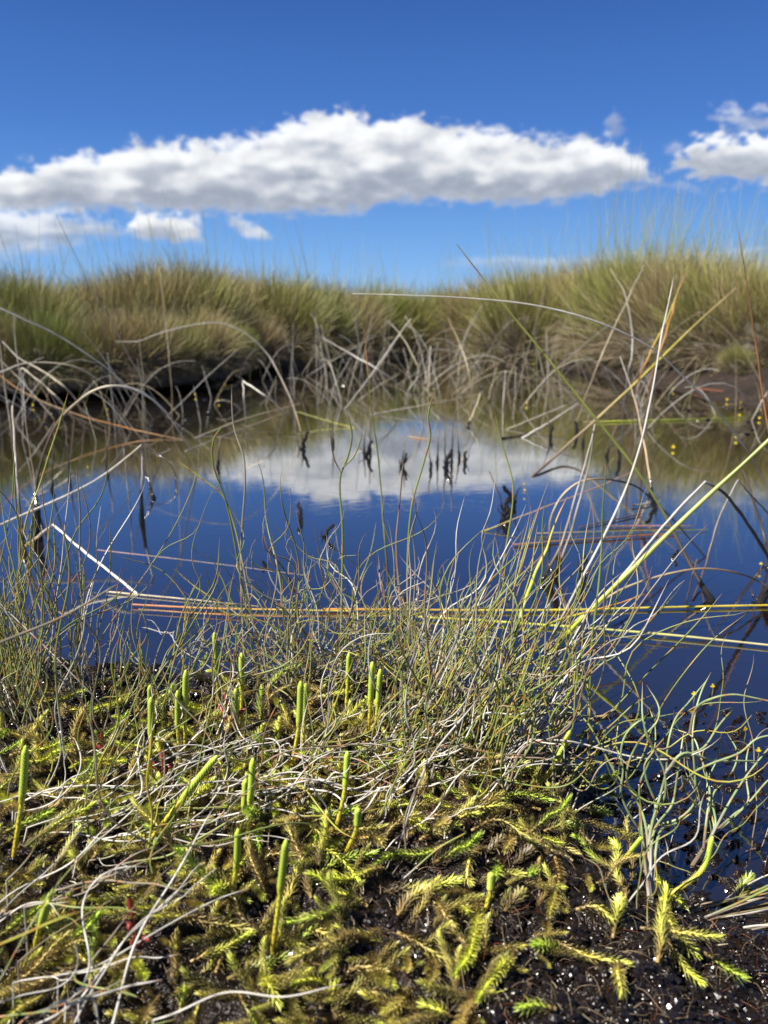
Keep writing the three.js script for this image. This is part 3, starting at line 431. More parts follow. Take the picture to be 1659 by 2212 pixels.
reed('short stout pale stub at the back of the thicket', tk, [[928, 835, 3.3], [928, 790, 3.3], [930, 748, 3.3]], [14, 10], [[0, 'tan'], [1, 'white']]);
reed('low tan reed lying along the thicket foot', tk, [[800, 896, 'w'], [930, 872, 2.9], [1040, 851, 3.1]], [8, 6], [[0, 'grey'], [1, 'tan']]);
reed('tan broken reed leaning into the water right of the thicket', tk, [[1008, 922, 'w'], [1025, 886, 2.6], [1038, 850, 2.7]], [10, 8], [[0, 'black'], [0.15, 'straw'], [1, 'straw']], { collar: 0.04 });
const rb = 'reeds leaning along the right bank';
reed('left one of the two broad orange blades by the right bank', rb, [[1368, 905, 'w'], [1392, 790, 1.95], [1440, 690, 2.0], [1480, 590, 2.05]], [10, 3], [[0, 'tan'], [0.3, 'orange'], [0.7, 'yellow'], [1, 'rust']]);
reed('right one of the two broad orange blades by the right bank', rb, [[1395, 880, 'w'], [1420, 780, 2.0], [1450, 680, 2.05], [1474, 600, 2.1]], [11, 3], [[0, 'tan'], [0.3, 'orange'], [0.8, 'orange'], [1, 'brown']]);
reed('yellowish reed slanting up to the right before the right bank', rb, [[1150, 1030, 'w'], [1250, 940, 2.0], [1370, 830, 2.1], [1480, 722, 2.2], [1590, 622, 2.3]], [9, 3], [[0, 'brown'], [0.3, 'tan'], [0.6, 'yellow'], [1, 'tan']]);
reed('tan reed slanting steeply up before the right bank', rb, [[1245, 915, 'w'], [1290, 790, 2.4], [1340, 680, 2.5], [1392, 572, 2.6]], [9, 4], [[0, 'tan'], [0.5, 'straw'], [1, 'grey']]);
reed('grey arching reed before the right-hand summit', rb, [[1345, 880, 'w'], [1358, 800, 2.4], [1367, 740, 2.42], [1352, 640, 2.45], [1318, 580, 2.48]], [9, 4], [[0, 'grey'], [0.5, [0.48, 0.46, 0.42]], [1, 'straw']]);
reed('pale broken reed lying aslant at the right of the mirrored cloud, upper one', rb, [[1095, 928, 'w'], [1150, 905, 2.5], [1222, 876, 2.6]], [10, 9], [[0, 'straw'], [1, 'grey']]);
reed('pale broken reed lying aslant at the right of the mirrored cloud, lower one', rb, [[1128, 946, 'w'], [1190, 910, 2.3], [1248, 872, 2.4]], [11, 9], [[0, 'white'], [1, 'grey']]);
reed('green reed floating level on the right near the mud shore', rb, [[1260, 912, 'w'], [1400, 908, 'w'], [1600, 903, 'w']], [10, 7], [[0, 'tan'], [0.2, 'lime'], [1, 'olive']], { y: 0.004 });
reed('thin curving stem with straw foot at the right of the cloud mirror', rb, [[1408, 1062, 'w'], [1392, 960, 1.6], [1370, 860, 1.7], [1340, 770, 1.8]], [5, 2], [[0, 'black'], [0.1, 'tan'], [0.4, 'tan'], [1, 'grey']], { collar: 0.03 });
reed('red reed scrap lying on the brown mud slope, upper one', rb, [[1365, 848, 'b'], [1430, 835, 'b']], [10, 8], [[0, 'rust'], [1, 'pink']]);
reed('red reed scrap lying on the brown mud slope, lower one', rb, [[1500, 846, 'b'], [1560, 856, 'b']], [10, 8], [[0, 'rust'], [1, 'rust']]);

const darkSpots = ["under the right of the mirrored cloud, left one of five", "under the right of the mirrored cloud, second of five", "under the right of the mirrored cloud, tall third of five", "under the right of the mirrored cloud, tallest of five", "under the right of the mirrored cloud, right one of five", "over the forked stump, left one", "over the forked stump, right one", "over the stump with the crooked arm", "at the left end of the mirrored cloud", "leaning left beside the fat black stump", "beside the lower pale broken reed", "at the foot of the upper pale broken reed", "leaning right before the shaded water", "left of the mirrored cloud in open water", "left of the broken pale reed", "between the hoop and the black posts", "standing tall inside the hoop at left"];
[[930, 1015, 60, -4], [945, 1000, 74, 3], [962, 1012, 96, -2], [975, 1005, 110, 5], [992, 990, 64, -6], [786, 978, 60, 3], [800, 980, 72, -3], [870, 1004, 54, 4], [720, 960, 80, -5], [1090, 1110, 92, -34], [1260, 960, 70, 14], [1190, 950, 60, -10], [1310, 985, 66, 22], [470, 1010, 70, 6], [232, 1020, 96, -4], [150, 1040, 120, -8], [112, 1060, 150, 6]].forEach(([u, v, h, dx], i) => {
  const p = onLevel(u, v), d = -p.z; reed('thin dark dead stem ' + darkSpots[i], 'thin dark stems standing in the pool', [[u, v, 'w'], [u + dx * 0.4, v - h * 0.5, d], [u + dx, v - h, d + 0.02]], [2.2 * d, 1.3 * d].map((x) => clamp(x, 2.2, 5)), [[0, 'black'], [0.5, 'dark'], [1, 'brown']], { collar: 0.02, full: 1 });
});
// dead stems that fill the thicket: no two alike in lean, but nothing names them one by one
{
  const r = rngOf(404), grp = 'thin dead reeds of the thicket';
  const lab = [[330, 'thin dead reed among the dark reeds at the left shore'], [640, 'thin dead reed at the shore between the left bank and the thicket'], [1060, 'thin dead reed in the thicket behind the pool'], [1400, 'thin dead reed at the water below the right bank'], [1800, 'thin dead reed on the mud shore at right']];
  for (let i = 0; i < 215; i++) {
    const zone = r(), u = zone < 0.17 ? -20 + r() * 380 : zone < 0.26 ? 380 + r() * 250 : zone < 0.74 ? 620 + r() * 470 : zone < 0.95 ? 1060 + r() * 360 : 1400 + r() * 300, far = interp([0, 300, 430, 560, 700, 960, 1190, 1400, 1660], [866, 856, 845, 806, 790, 780, 796, 838, 890], u), v = far + 4 + r() ** 1.3 * (u < 380 ? 95 : u < 640 ? 70 : u > 1400 ? 40 : 92);
    const base = onLevel(u, v), bent = r() < 0.55, L = (0.16 + r() ** 1.6 * 0.42) * (u < 640 ? 0.75 : 1), az = r() * 6.283, lean = bent ? 0.25 + r() * 0.5 : 0.1 + r() * 1.0, d = V(Math.cos(az) * Math.sin(lean), Math.cos(lean), Math.sin(az) * Math.sin(lean) * 0.7);
    const pts = wire(base.clone().add(V(0, -0.02, 0)), d, L, { n: 9, amp: 0.1, up: 0, sag: bent ? 1.0 + r() * 0.8 : 0.1, r, floor: -0.01 }), tk2 = r(), tone = tk2 < 0.25 ? mix3(C.tan, C.straw, r() * 0.5) : tk2 < 0.55 ? mix3(C.straw, C.white, r()) : mix3(C.grey, C.white, 0.2 + 0.6 * r()), w = (2.0 + r() * 2.6) / 2000;
    const ol = r() < 0.12, g = ol ? C.olive : tone, lb2 = lab.find((q) => u < q[0])[1], t = thing('reed', `${bent ? 'bent' : 'straight'} ${ol ? 'olive' : tk2 < 0.25 ? 'tan' : tk2 < 0.55 ? 'straw-white' : 'grey'} ${lb2}`, 'reed', base, grp);
    mesh('stem', new Geo().tube(local(pts, base), (q) => w * (1 - 0.45 * q), (q) => mul3(mix3(mix3(C.black, C.tan, 0.35), g, sstep(0.02, 0.2, q)), 0.64 + 0.25 * N2(q * 6, i)), 5).build(), M.dead, t);
  }
}
// black algae-coated stumps that stand in the pool
{
  const r = rngOf(88);
  const st = [[652, 970, 40, 'black stump at the foot of the wide blurred arch'], [790, 985, 34, 'black forked stump in the left of the mirrored cloud'], [868, 1008, 30, 'black stump with a crooked arm in the middle of the mirrored cloud'], [960, 1010, 40, 'black branching stump under the right of the mirrored cloud'], [1005, 1000, 26, 'small black stump right of the branching one'],
    [1112, 1095, 50, 'fat black stump right of the pool centre'], [1090, 1120, 46, 'thin black stump beside the fat one'], [1188, 944, 26, 'black stump cluster at the foot of the broken pale reeds'], [1246, 940, 30, 'black stump under the lower pale broken reed'], [1338, 1000, 30, 'black stump in the shade mirrored at right'], [1452, 1205, 20, 'small glistening black knob standing in the water at right'], [1415, 1100, 34, 'black stump behind the floating scrap'], [650, 1120, 36, 'black stump left of the centre behind the wiry tuft'], [1640, 1300, 80, 'tall black rotted post at the right edge'], [1192, 1262, 70, 'glistening black stump at the foot of the forked grey stems'], [1254, 1250, 56, 'black leaning stump right of the forked grey stems'], [574, 1224, 14, 'low black clot floating left of the wiry tuft'], [1395, 1176, 16, 'low black clot by the floating reeds'], [880, 1325, 40, 'black stump behind the middle of the wiry tuft'], [700, 1160, 30, 'thin black stump behind the tuft left of the middle']];
  for (const [u, v, px, label] of st) {
    const p = onLevel(u, v), h = (px / FPX) * -p.z, t = thing('reed_stump', label, 'stump', p, 'black stumps in the pool');
    const lean = V((r() - 0.5) * 1.3, 1, (r() - 0.5) * 0.5), w = h * 0.085 + 0.0022;
    const q = Array.from({ length: 9 }, (_, k) => lean.clone().multiplyScalar(-0.02 + (k / 8) * (h + 0.02)).add(V(0.12 * h * N2(k * 0.4, u), 0, 0)));
    mesh('stump', new Geo().tube(q, (s) => w * (1.1 - 0.55 * s), ramp([[0, 'black'], [1, [0.025, 0.02, 0.016]]], 0.4), 9, true, 0.45).build(), M.wet, t);
    if (px > 22) for (let k = 0; k < 3; k++) { const a = V((r() - 0.5) * 1.7, 0.9 + r(), (r() - 0.5)).normalize(), b = q[2 + k]; const pts = wire(b, a, h * (0.5 + r() * 0.5), { n: 6, amp: 0.8, r }); mesh('side_shoot', new Geo().tube(pts, (s) => w * 0.34 * (1 - 0.6 * s), ramp([[0, 'black'], [1, 'dark']], 0.3), 6, true, 0.3).build(), M.wet, t); }
  }
}

// ------------------------------------------------------------------ wiry sedge tufts
function tuft(label, spots, o) {     // spots: [u, v] feet on the ground; stems fan out of each
  const feet = spots.map(([u, v]) => groundAt(u, v)), root = feet[0].clone(), t = thing(o.name ?? 'wiry_sedge', label, 'sedge', root, o.group), r = rngOf(o.seed);
  for (let i = 0; i < o.n; i++) {
    const f = feet[i % feet.length], p = f.clone().add(V((r() - 0.5) * (o.w ?? 0.05), -0.004, (r() - 0.5) * (o.w ?? 0.05) * 0.8)); p.y = land(p.x, p.z, false) - 0.003;
    const fan = o.fan ?? 0.7, dir = V(o.dir[0] + (r() - 0.5) * 2 * fan, o.dir[1], o.dir[2] + (r() - 0.5) * 1.3 * fan), L = lerp(o.len[0], o.len[1], r() ** (o.pw ?? 1.9)), kind = r() < o.dead ? (o.dim ? (r() < 0.3 ? 'dead' : 'weathered') : 'dead') : r() < (o.brown ?? 0.1) ? 'brown' : r() < (o.yel ?? 0.2) ? 'yellow' : 'green', w = (lerp(0.9, 1.5, r()) * (o.k ?? 1)) / 2000;
    const pts = wire(p, dir, L, { n: 24, amp: (o.amp ?? 1) * (0.5 + r()), up: o.up ?? 0.35, sag: o.sag, r, floor: o.floor !== undefined ? o.floor + r() * 0.014 : undefined }), col0 = sedgeColor(kind, i * 31 + o.seed), col = o.dim ? (q) => mul3(col0(q), 0.84) : col0;
    const m = mesh('stem', new Geo().tube(local(pts, root), (q) => w * (1.08 - 0.2 * q) * (q > 0.86 ? 1 - (q - 0.86) * 6 : 1), col, 5, false).build(), kind === 'dead' ? M.dead : M.stem, t);
    if (r() < (o.fork ?? 0.3)) {       // a side shoot leaves the stem at a joint
      const k = 6 + Math.floor(r() * 9), q = pts[k], dd = V().subVectors(pts[k + 1], q).normalize().add(V((r() - 0.5) * 1.1, 0.1, (r() - 0.5) * 1.1)), sp = wire(q, dd, L * (0.25 + 0.3 * r()), { n: 14, amp: o.amp ?? 1, r, up: 0.5 });
      mesh('side_shoot', new Geo().tube(local(sp, q), (s) => w * 0.85 * (1 - 0.6 * s), sedgeColor(kind, i * 77 + 3), 5, false).build(), M.stem, m).position.copy(q.clone().sub(root));
    }
  }
  return t;
}
tuft('wiry sedge tuft leaning right at the left edge, stems green with red joints', [[30, 1500], [90, 1530], [150, 1510], [-60, 1480], [-20, 1560]], { seed: 11, n: 125, pw: 1.5, dir: [-0.05, 1, -0.1], fan: 0.5, len: [0.09, 0.25], dead: 0.22, amp: 0.75, w: 0.06, fork: 0.6, k: 0.9, dim: 1 });
tuft('thin wiry sedge tuft left of the middle on the mud edge', [[300, 1545], [360, 1520], [250, 1590]], { seed: 12, n: 30, dir: [0.3, 1, -0.15], fan: 0.6, len: [0.08, 0.2], dead: 0.35, amp: 0.9, fork: 0.6, k: 0.9, dim: 1 });
tuft('big tangled wiry sedge tuft before the middle of the pool, grey and green', [[760, 1470], [830, 1460], [900, 1470], [690, 1475], [960, 1480], [640, 1480], [580, 1470]], { seed: 13, n: 215, dir: [0.0, 1, -0.1], fan: 1.0, len: [0.08, 0.25], dead: 0.34, brown: 0.14, pw: 2.0, amp: 1.6, w: 0.08, fork: 0.85, k: 1.0, dim: 1 });
tuft('green wiry sedge tuft leaning right into the pool', [[930, 1640], [1000, 1650], [1070, 1665], [1120, 1680], [1010, 1600], [880, 1610]], { seed: 14, n: 165, dir: [0.6, 1, -0.3], fan: 0.6, len: [0.1, 0.25], dead: 0.22, yel: 0.3, brown: 0.1, pw: 1.9, amp: 1.25, w: 0.07, fork: 0.7, k: 0.98, dim: 1 });
tuft('pale dead wiry stems lying down to the right between the green cones', [[60, 1830], [160, 1800], [260, 1790], [200, 1890], [380, 1820], [420, 1780], [520, 1760], [300, 1700], [640, 1790]], { seed: 15, n: 50, dir: [0.9, 0.45, -0.42], fan: 0.5, len: [0.07, 0.17], dead: 0.62, brown: 0.45, amp: 0.8, up: -0.3, sag: 0.3, floor: 0.05, w: 0.06, k: 0.85, fork: 0.5 });
tuft('tangled half-dead wiry stems lying across the middle of the clubmoss', [[560, 1740], [640, 1720], [720, 1700], [500, 1700], [800, 1690], [420, 1660], [900, 1700]], { seed: 16, n: 50, dir: [0.6, 0.5, -0.2], fan: 0.8, len: [0.06, 0.16], dead: 0.5, brown: 0.4, amp: 1.2, up: -0.1, sag: 0.3, floor: 0.05, w: 0.08, k: 0.85, fork: 0.5 });
tuft('blurred wiry sedge close to the camera at the lower left corner', [[-60, 2250], [60, 2290], [-120, 2150], [160, 2330], [-40, 2080]], { seed: 17, n: 30, dir: [0.7, 0.7, -0.3], fan: 0.8, len: [0.06, 0.15], dead: 0.4, brown: 0.3, amp: 0.8, up: -0.1, sag: 0.4, w: 0.07, floor: 0.06, k: 0.72 });
tuft('sparse wiry sedge standing among the clubmoss at left', [[250, 1760], [120, 1700], [420, 1660], [330, 1900], [560, 1600]], { seed: 18, n: 26, dir: [0.15, 1, -0.1], fan: 0.5, len: [0.1, 0.2], dead: 0.2, brown: 0.3, amp: 0.9, w: 0.09, k: 0.85 });
tuft('sparse wiry sedge standing among the clubmoss right of the cones', [[740, 1840], [880, 1760], [1000, 1740], [720, 1640]], { seed: 19, n: 22, dir: [0.5, 0.9, -0.2], fan: 0.6, len: [0.08, 0.16], dead: 0.25, amp: 1.0, w: 0.07, k: 0.85 });
tuft('bundle of reddish wiry stems lying in the water at the lower right edge', [[1500, 1976], [1520, 1990]], { seed: 20, n: 14, dir: [1, 0.22, -0.12], fan: 0.2, len: [0.12, 0.2], dead: 0.35, brown: 0.5, amp: 0.3, up: 0.0, w: 0.02, k: 1.0 });

// the two sprigs on the right, stem by stem
function sprig(label, feet, stems, mm) {
  const root = feet.clone(), t = thing('wiry_sedge', label, 'sedge', root);
  stems.forEach((S, i) => { const pts = smooth(S.map(([u, v, d]) => at(u, v, d)), 30); mesh('stem', new Geo().tube(local(pts, root), (q) => (mm / 2000) * (1.25 - 0.6 * q) * (1 + 0.12 * N2(q * 14, i)) * (q > 0.92 ? 1 - (q - 0.92) * 11 : 1), sedgeColor('sprig', 900 + i * 7 + Math.round(feet.x * 1000)), 7, false).build(), M.stem, t); });
  return t;
}
const e = 0.43, sx = (x, y, d) => [1106 + x * 0.33333, 1452 + y * 0.33333, d];     // crop of the photograph that the sprigs were read from
sprig('bluish green curling sedge sprig standing right of the clubmoss', groundAt(1392, 1990), [
  [sx(900, 1500, 0.36), sx(855, 1180, 0.39), sx(880, 1020, e), sx(990, 800, e), sx(985, 640, e), sx(910, 480, e), sx(850, 320, e), sx(845, 60, 0.45)],
  [sx(905, 1500, 0.36), sx(865, 1200, 0.39), sx(840, 1050, e), sx(750, 900, e), sx(705, 780, e), sx(720, 640, e), sx(705, 520, e), sx(740, 400, e), sx(820, 320, e), sx(950, 290, 0.45), sx(1090, 260, 0.46)],
  [sx(900, 1490, 0.37), sx(900, 1150, 0.39), sx(930, 1000, e), sx(1080, 950, e), sx(1180, 850, e), sx(1185, 660, e), sx(1170, 450, e), sx(1180, 300, 0.44), sx(1230, 120, 0.45), sx(1290, 0, 0.46)],
  [sx(890, 1480, 0.37), sx(880, 1100, 0.4), sx(840, 900, e), sx(745, 700, e), sx(760, 580, e), sx(830, 440, e), sx(940, 320, e), sx(950, 220, 0.44), sx(870, 80, 0.45)],
  [sx(895, 1480, 0.37), sx(905, 1080, 0.4), sx(930, 860, e), sx(870, 690, e), sx(860, 600, e), sx(920, 500, e), sx(925, 350, 0.44), sx(890, 230, 0.45)],
  [sx(900, 1480, 0.37), sx(890, 1080, 0.4), sx(960, 800, e), sx(1000, 640, e), sx(1010, 470, e), sx(1060, 300, 0.44), sx(1150, 190, 0.45), sx(1270, 40, 0.46)],
  [sx(895, 1480, 0.37), sx(915, 1050, 0.4), sx(1040, 850, e), sx(1070, 680, e), sx(1090, 540, e), sx(1115, 380, 0.44)],
  [sx(905, 1480, 0.37), sx(950, 1060, 0.4), sx(1060, 980, e), sx(1150, 920, e), sx(1240, 820, 0.44)],
  [sx(890, 1490, 0.36), sx(860, 1200, 0.39), sx(835, 960, e), sx(830, 720, e), sx(880, 600, e), sx(910, 500, e), sx(860, 380, e), sx(880, 240, 0.44)],
  [sx(1000, 640, 0.42), sx(1080, 560, 0.42), sx(1240, 490, 0.43), sx(1330, 360, 0.44), sx(1415, 255, 0.45)],
  [sx(990, 660, 0.42), sx(1100, 530, 0.42), sx(1300, 570, 0.43), sx(1480, 575, 0.44), sx(1590, 575, 0.45)],
], 1.6);
sprig('paler sedge sprig at the right edge beside the yellow clubmoss stalk', groundAt(1490, 1880), [
  [sx(1160, 1260, 0.39), sx(1250, 1120, 0.41), sx(1310, 1010, 0.42), sx(1270, 850, 0.43), sx(1270, 700, 0.44), sx(1330, 560, 0.45), sx(1360, 380, 0.46)],
  [sx(1170, 1260, 0.39), sx(1280, 1080, 0.41), sx(1320, 980, 0.42), sx(1300, 800, 0.43), sx(1420, 660, 0.44), sx(1460, 520, 0.45), sx(1390, 390, 0.46)],
  [sx(1300, 1050, 0.41), sx(1400, 860, 0.41), sx(1500, 700, 0.42), sx(1659, 500, 0.43), sx(1760, 400, 0.44)],
  [sx(1310, 1040, 0.41), sx(1430, 930, 0.42), sx(1530, 840, 0.43), sx(1520, 700, 0.44), sx(1520, 560, 0.45), sx(1550, 430, 0.46)],
  [sx(1310, 1040, 0.41), sx(1380, 990, 0.42), sx(1520, 860, 0.42), sx(1660, 700, 0.43), sx(1760, 620, 0.44)],
  [sx(1240, 1150, 0.4), sx(1260, 960, 0.42), sx(1280, 760, 0.43), sx(1220, 540, 0.44), sx(1170, 420, 0.45), sx(1030, 360, 0.46)],
  [sx(1090, 760, 0.43), sx(1180, 650, 0.42), sx(1300, 590, 0.41), sx(1480, 520, 0.4), sx(1590, 430, 0.4), sx(1760, 400, 0.4)],
  [sx(1150, 400, 0.42), sx(1190, 240, 0.42), sx(1300, 170, 0.41), sx(1430, 145, 0.41), sx(1560, 165, 0.41), sx(1760, 210, 0.41)],
], 1.45);
tuft('thin twiggy sedge around the foot of the two curling sprigs at right', [[1392, 1985], [1480, 1900], [1330, 1800], [1560, 1760], [1620, 1840]], { seed: 21, n: 16, dir: [0.15, 1, -0.15], fan: 0.8, len: [0.05, 0.15], dead: 0.2, brown: 0.3, amp: 1.1, w: 0.03, fork: 0.6, k: 0.72 });
// tall single wires that stand out over the pool
{
  const w = (label, P, kind, mm = 1.5) => { const pts = smooth(P.map(([u, v, d]) => at(u, v, d)), 34), root = pts[0].clone(), t = thing('sedge_wire', label, 'sedge', root); mesh('stem', new Geo().tube(local(pts, root), (q) => (mm / 2000) * (1.1 - 0.3 * q) * (q > 0.9 ? 1 - (q - 0.9) * 8 : 1), sedgeColor(kind, Math.round(P[0][0] * 7)), 6, false).build(), M.stem, t); return t; };
  w('curling wire stem ending in a dark three-pronged top before the cloud mirror', [[735, 1480, 0.66], [738, 1300, 0.68], [740, 1150, 0.69], [735, 1030, 0.7], [752, 985, 0.7], [760, 940, 0.7], [750, 890, 0.7]], 'green', 2);
  w('left prong of the three-pronged wire stem', [[735, 1020, 0.7], [720, 985, 0.7], [712, 925, 0.7]], 'brown');
  w('right prong of the three-pronged wire stem', [[738, 1012, 0.7], [765, 985, 0.7], [782, 940, 0.7]], 'green');
  w('tall wavy wire stem right of the centre with dark tip', [[890, 1480, 0.68], [880, 1250, 0.7], [890, 1090, 0.71], [915, 1000, 0.72], [930, 940, 0.72], [925, 900, 0.72], [938, 845, 0.72]], 'green', 2);
  w('wavy wire stem with dark tip far right of the centre', [[1030, 1480, 0.7], [1090, 1200, 0.72], [1108, 1050, 0.73], [1085, 960, 0.74], [1068, 888, 0.74]], 'green', 1.8);
  w('tall wire stem with dark tip in the left of the mirrored cloud', [[530, 1480, 0.7], [520, 1200, 0.72], [528, 1000, 0.73], [505, 920, 0.74], [500, 830, 0.74]], 'brown', 1.8);
  w('wire stem with a bright orange top left of the mirrored cloud', [[560, 1500, 0.7], [520, 1250, 0.7], [490, 1090, 0.7], [460, 1000, 0.7], [462, 950, 0.7], [485, 915, 0.7]], 'green', 1.8);
  w('drooping wire stem crossing left of the mirrored cloud', [[560, 1420, 0.7], [505, 1130, 0.72], [480, 1070, 0.72], [430, 1030, 0.72], [382, 994, 0.72]], 'yellow', 1.6);
  w('thin wire stem leaning over the hoop at left', [[20, 1500, 0.7], [55, 1130, 0.74], [85, 1050, 0.76], [105, 985, 0.77], [130, 910, 0.78], [148, 845, 0.78]], 'yellow', 1.8);
  w('red-tipped wire stem before the middle of the cloud mirror', [[880, 1400, 0.7], [856, 1180, 0.71], [862, 1100, 0.72], [872, 985, 0.72]], 'brown', 1.7);
  w('blurred pale wire crossing the lower left of the pool close to the camera', [[-120, 1440, 0.3], [0, 1388, 0.32], [140, 1330, 0.34], [260, 1258, 0.36]], 'brown', 1.4);
  w('blurred green wire standing close to the camera at left', [[140, 1640, 0.42], [120, 1420, 0.42], [150, 1240, 0.42], [135, 1130, 0.42]], 'green', 1.3);
}

// ------------------------------------------------------------------ creeping clubmoss: leafy shoots
function shootGeo(line, r, hue) {      // stem and leaves for a shoot that follows the line
  const n = line.length, leaves = new Geo(), stem = new Geo(), L = line.reduce((s, p, i) => s + (i ? p.distanceTo(line[i - 1]) : 0), 0);
  const foot = mix3([0.30, 0.21, 0.07], [0.10, 0.07, 0.03], r()), body = hue.body, tip = hue.tip, shade = (t) => mix3(mix3(foot, body, sstep(hue.from ?? 0.1, (hue.from ?? 0.1) + 0.35, t)), tip, sstep(0.6, 0.98, t));
  stem.tube(line, (t) => 0.0011 * (1 - 0.3 * t), shade, 5);
  const count = Math.round(L / 0.00028), T = V(), A = V(), Bn = V(), up = V(0, 1, 0), o = V(), side = V();
  for (let i = 0; i < count; i++) {
    const t = 0.03 + 0.97 * ((i + r() * 0.6) / count), x = t * (n - 1), k = Math.min(n - 2, Math.floor(x)), p = line[k].clone().lerp(line[k + 1], x - k);
    T.subVectors(line[Math.min(n - 1, k + 2)], line[Math.max(0, k - 1)]).normalize(); A.crossVectors(T, up).normalize(); if (A.lengthSq() < 0.1) A.set(1, 0, 0); Bn.crossVectors(A, T);
    const a = i * 2.39996 + r() * 0.3; o.copy(A).multiplyScalar(Math.cos(a)).addScaledVector(Bn, Math.sin(a));
    const near = sstep(0.8, 1, t), size = (0.0042 + r() * 0.0012) * (1 - 0.25 * near) * (t < 0.1 ? 0.7 : 1), open = lerp(0.85 + r() * 0.45, 0.32, near), d1 = T.clone().multiplyScalar(Math.cos(open)).addScaledVector(o, Math.sin(open)), d2 = d1.clone().addScaledVector(T, 0.55).normalize();
    side.crossVectors(o, T).normalize();
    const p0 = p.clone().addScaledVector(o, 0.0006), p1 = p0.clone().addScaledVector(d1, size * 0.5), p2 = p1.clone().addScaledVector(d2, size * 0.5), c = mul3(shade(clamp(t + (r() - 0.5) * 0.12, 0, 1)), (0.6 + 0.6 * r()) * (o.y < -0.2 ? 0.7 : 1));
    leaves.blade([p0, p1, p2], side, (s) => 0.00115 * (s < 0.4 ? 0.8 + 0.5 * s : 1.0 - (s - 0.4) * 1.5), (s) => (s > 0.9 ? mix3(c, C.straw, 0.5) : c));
  }
  return [stem.build(), leaves.build()];
}
const HUES = [
  { body: [0.58, 0.58, 0.09], tip: [0.66, 0.73, 0.08], word: 'lime-tipped' }, { body: [0.66, 0.58, 0.14], tip: [0.66, 0.68, 0.12], from: 0.2, word: 'yellow' }, { body: [0.52, 0.40, 0.15], tip: [0.55, 0.48, 0.13], from: 0.2, word: 'tan' },
  { body: [0.36, 0.43, 0.06], tip: [0.52, 0.68, 0.08], word: 'green' }, { body: [0.38, 0.32, 0.08], tip: [0.50, 0.46, 0.10], from: 0.3, word: 'olive brown' },
];
function shoot(label, geos, pos, turn, scale = 1, group) {
  const t = thing('clubmoss_shoot', label, 'clubmoss', pos, group);
  t.rotation.y = turn; t.scale.setScalar(scale);
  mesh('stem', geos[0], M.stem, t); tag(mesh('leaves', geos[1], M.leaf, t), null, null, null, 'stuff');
  return t;
}
const lr = (x, y) => [829.5 + x * 0.5, 1659 + y * 0.5], ll = (x, y) => [x * 0.5, 1659 + y * 0.5];
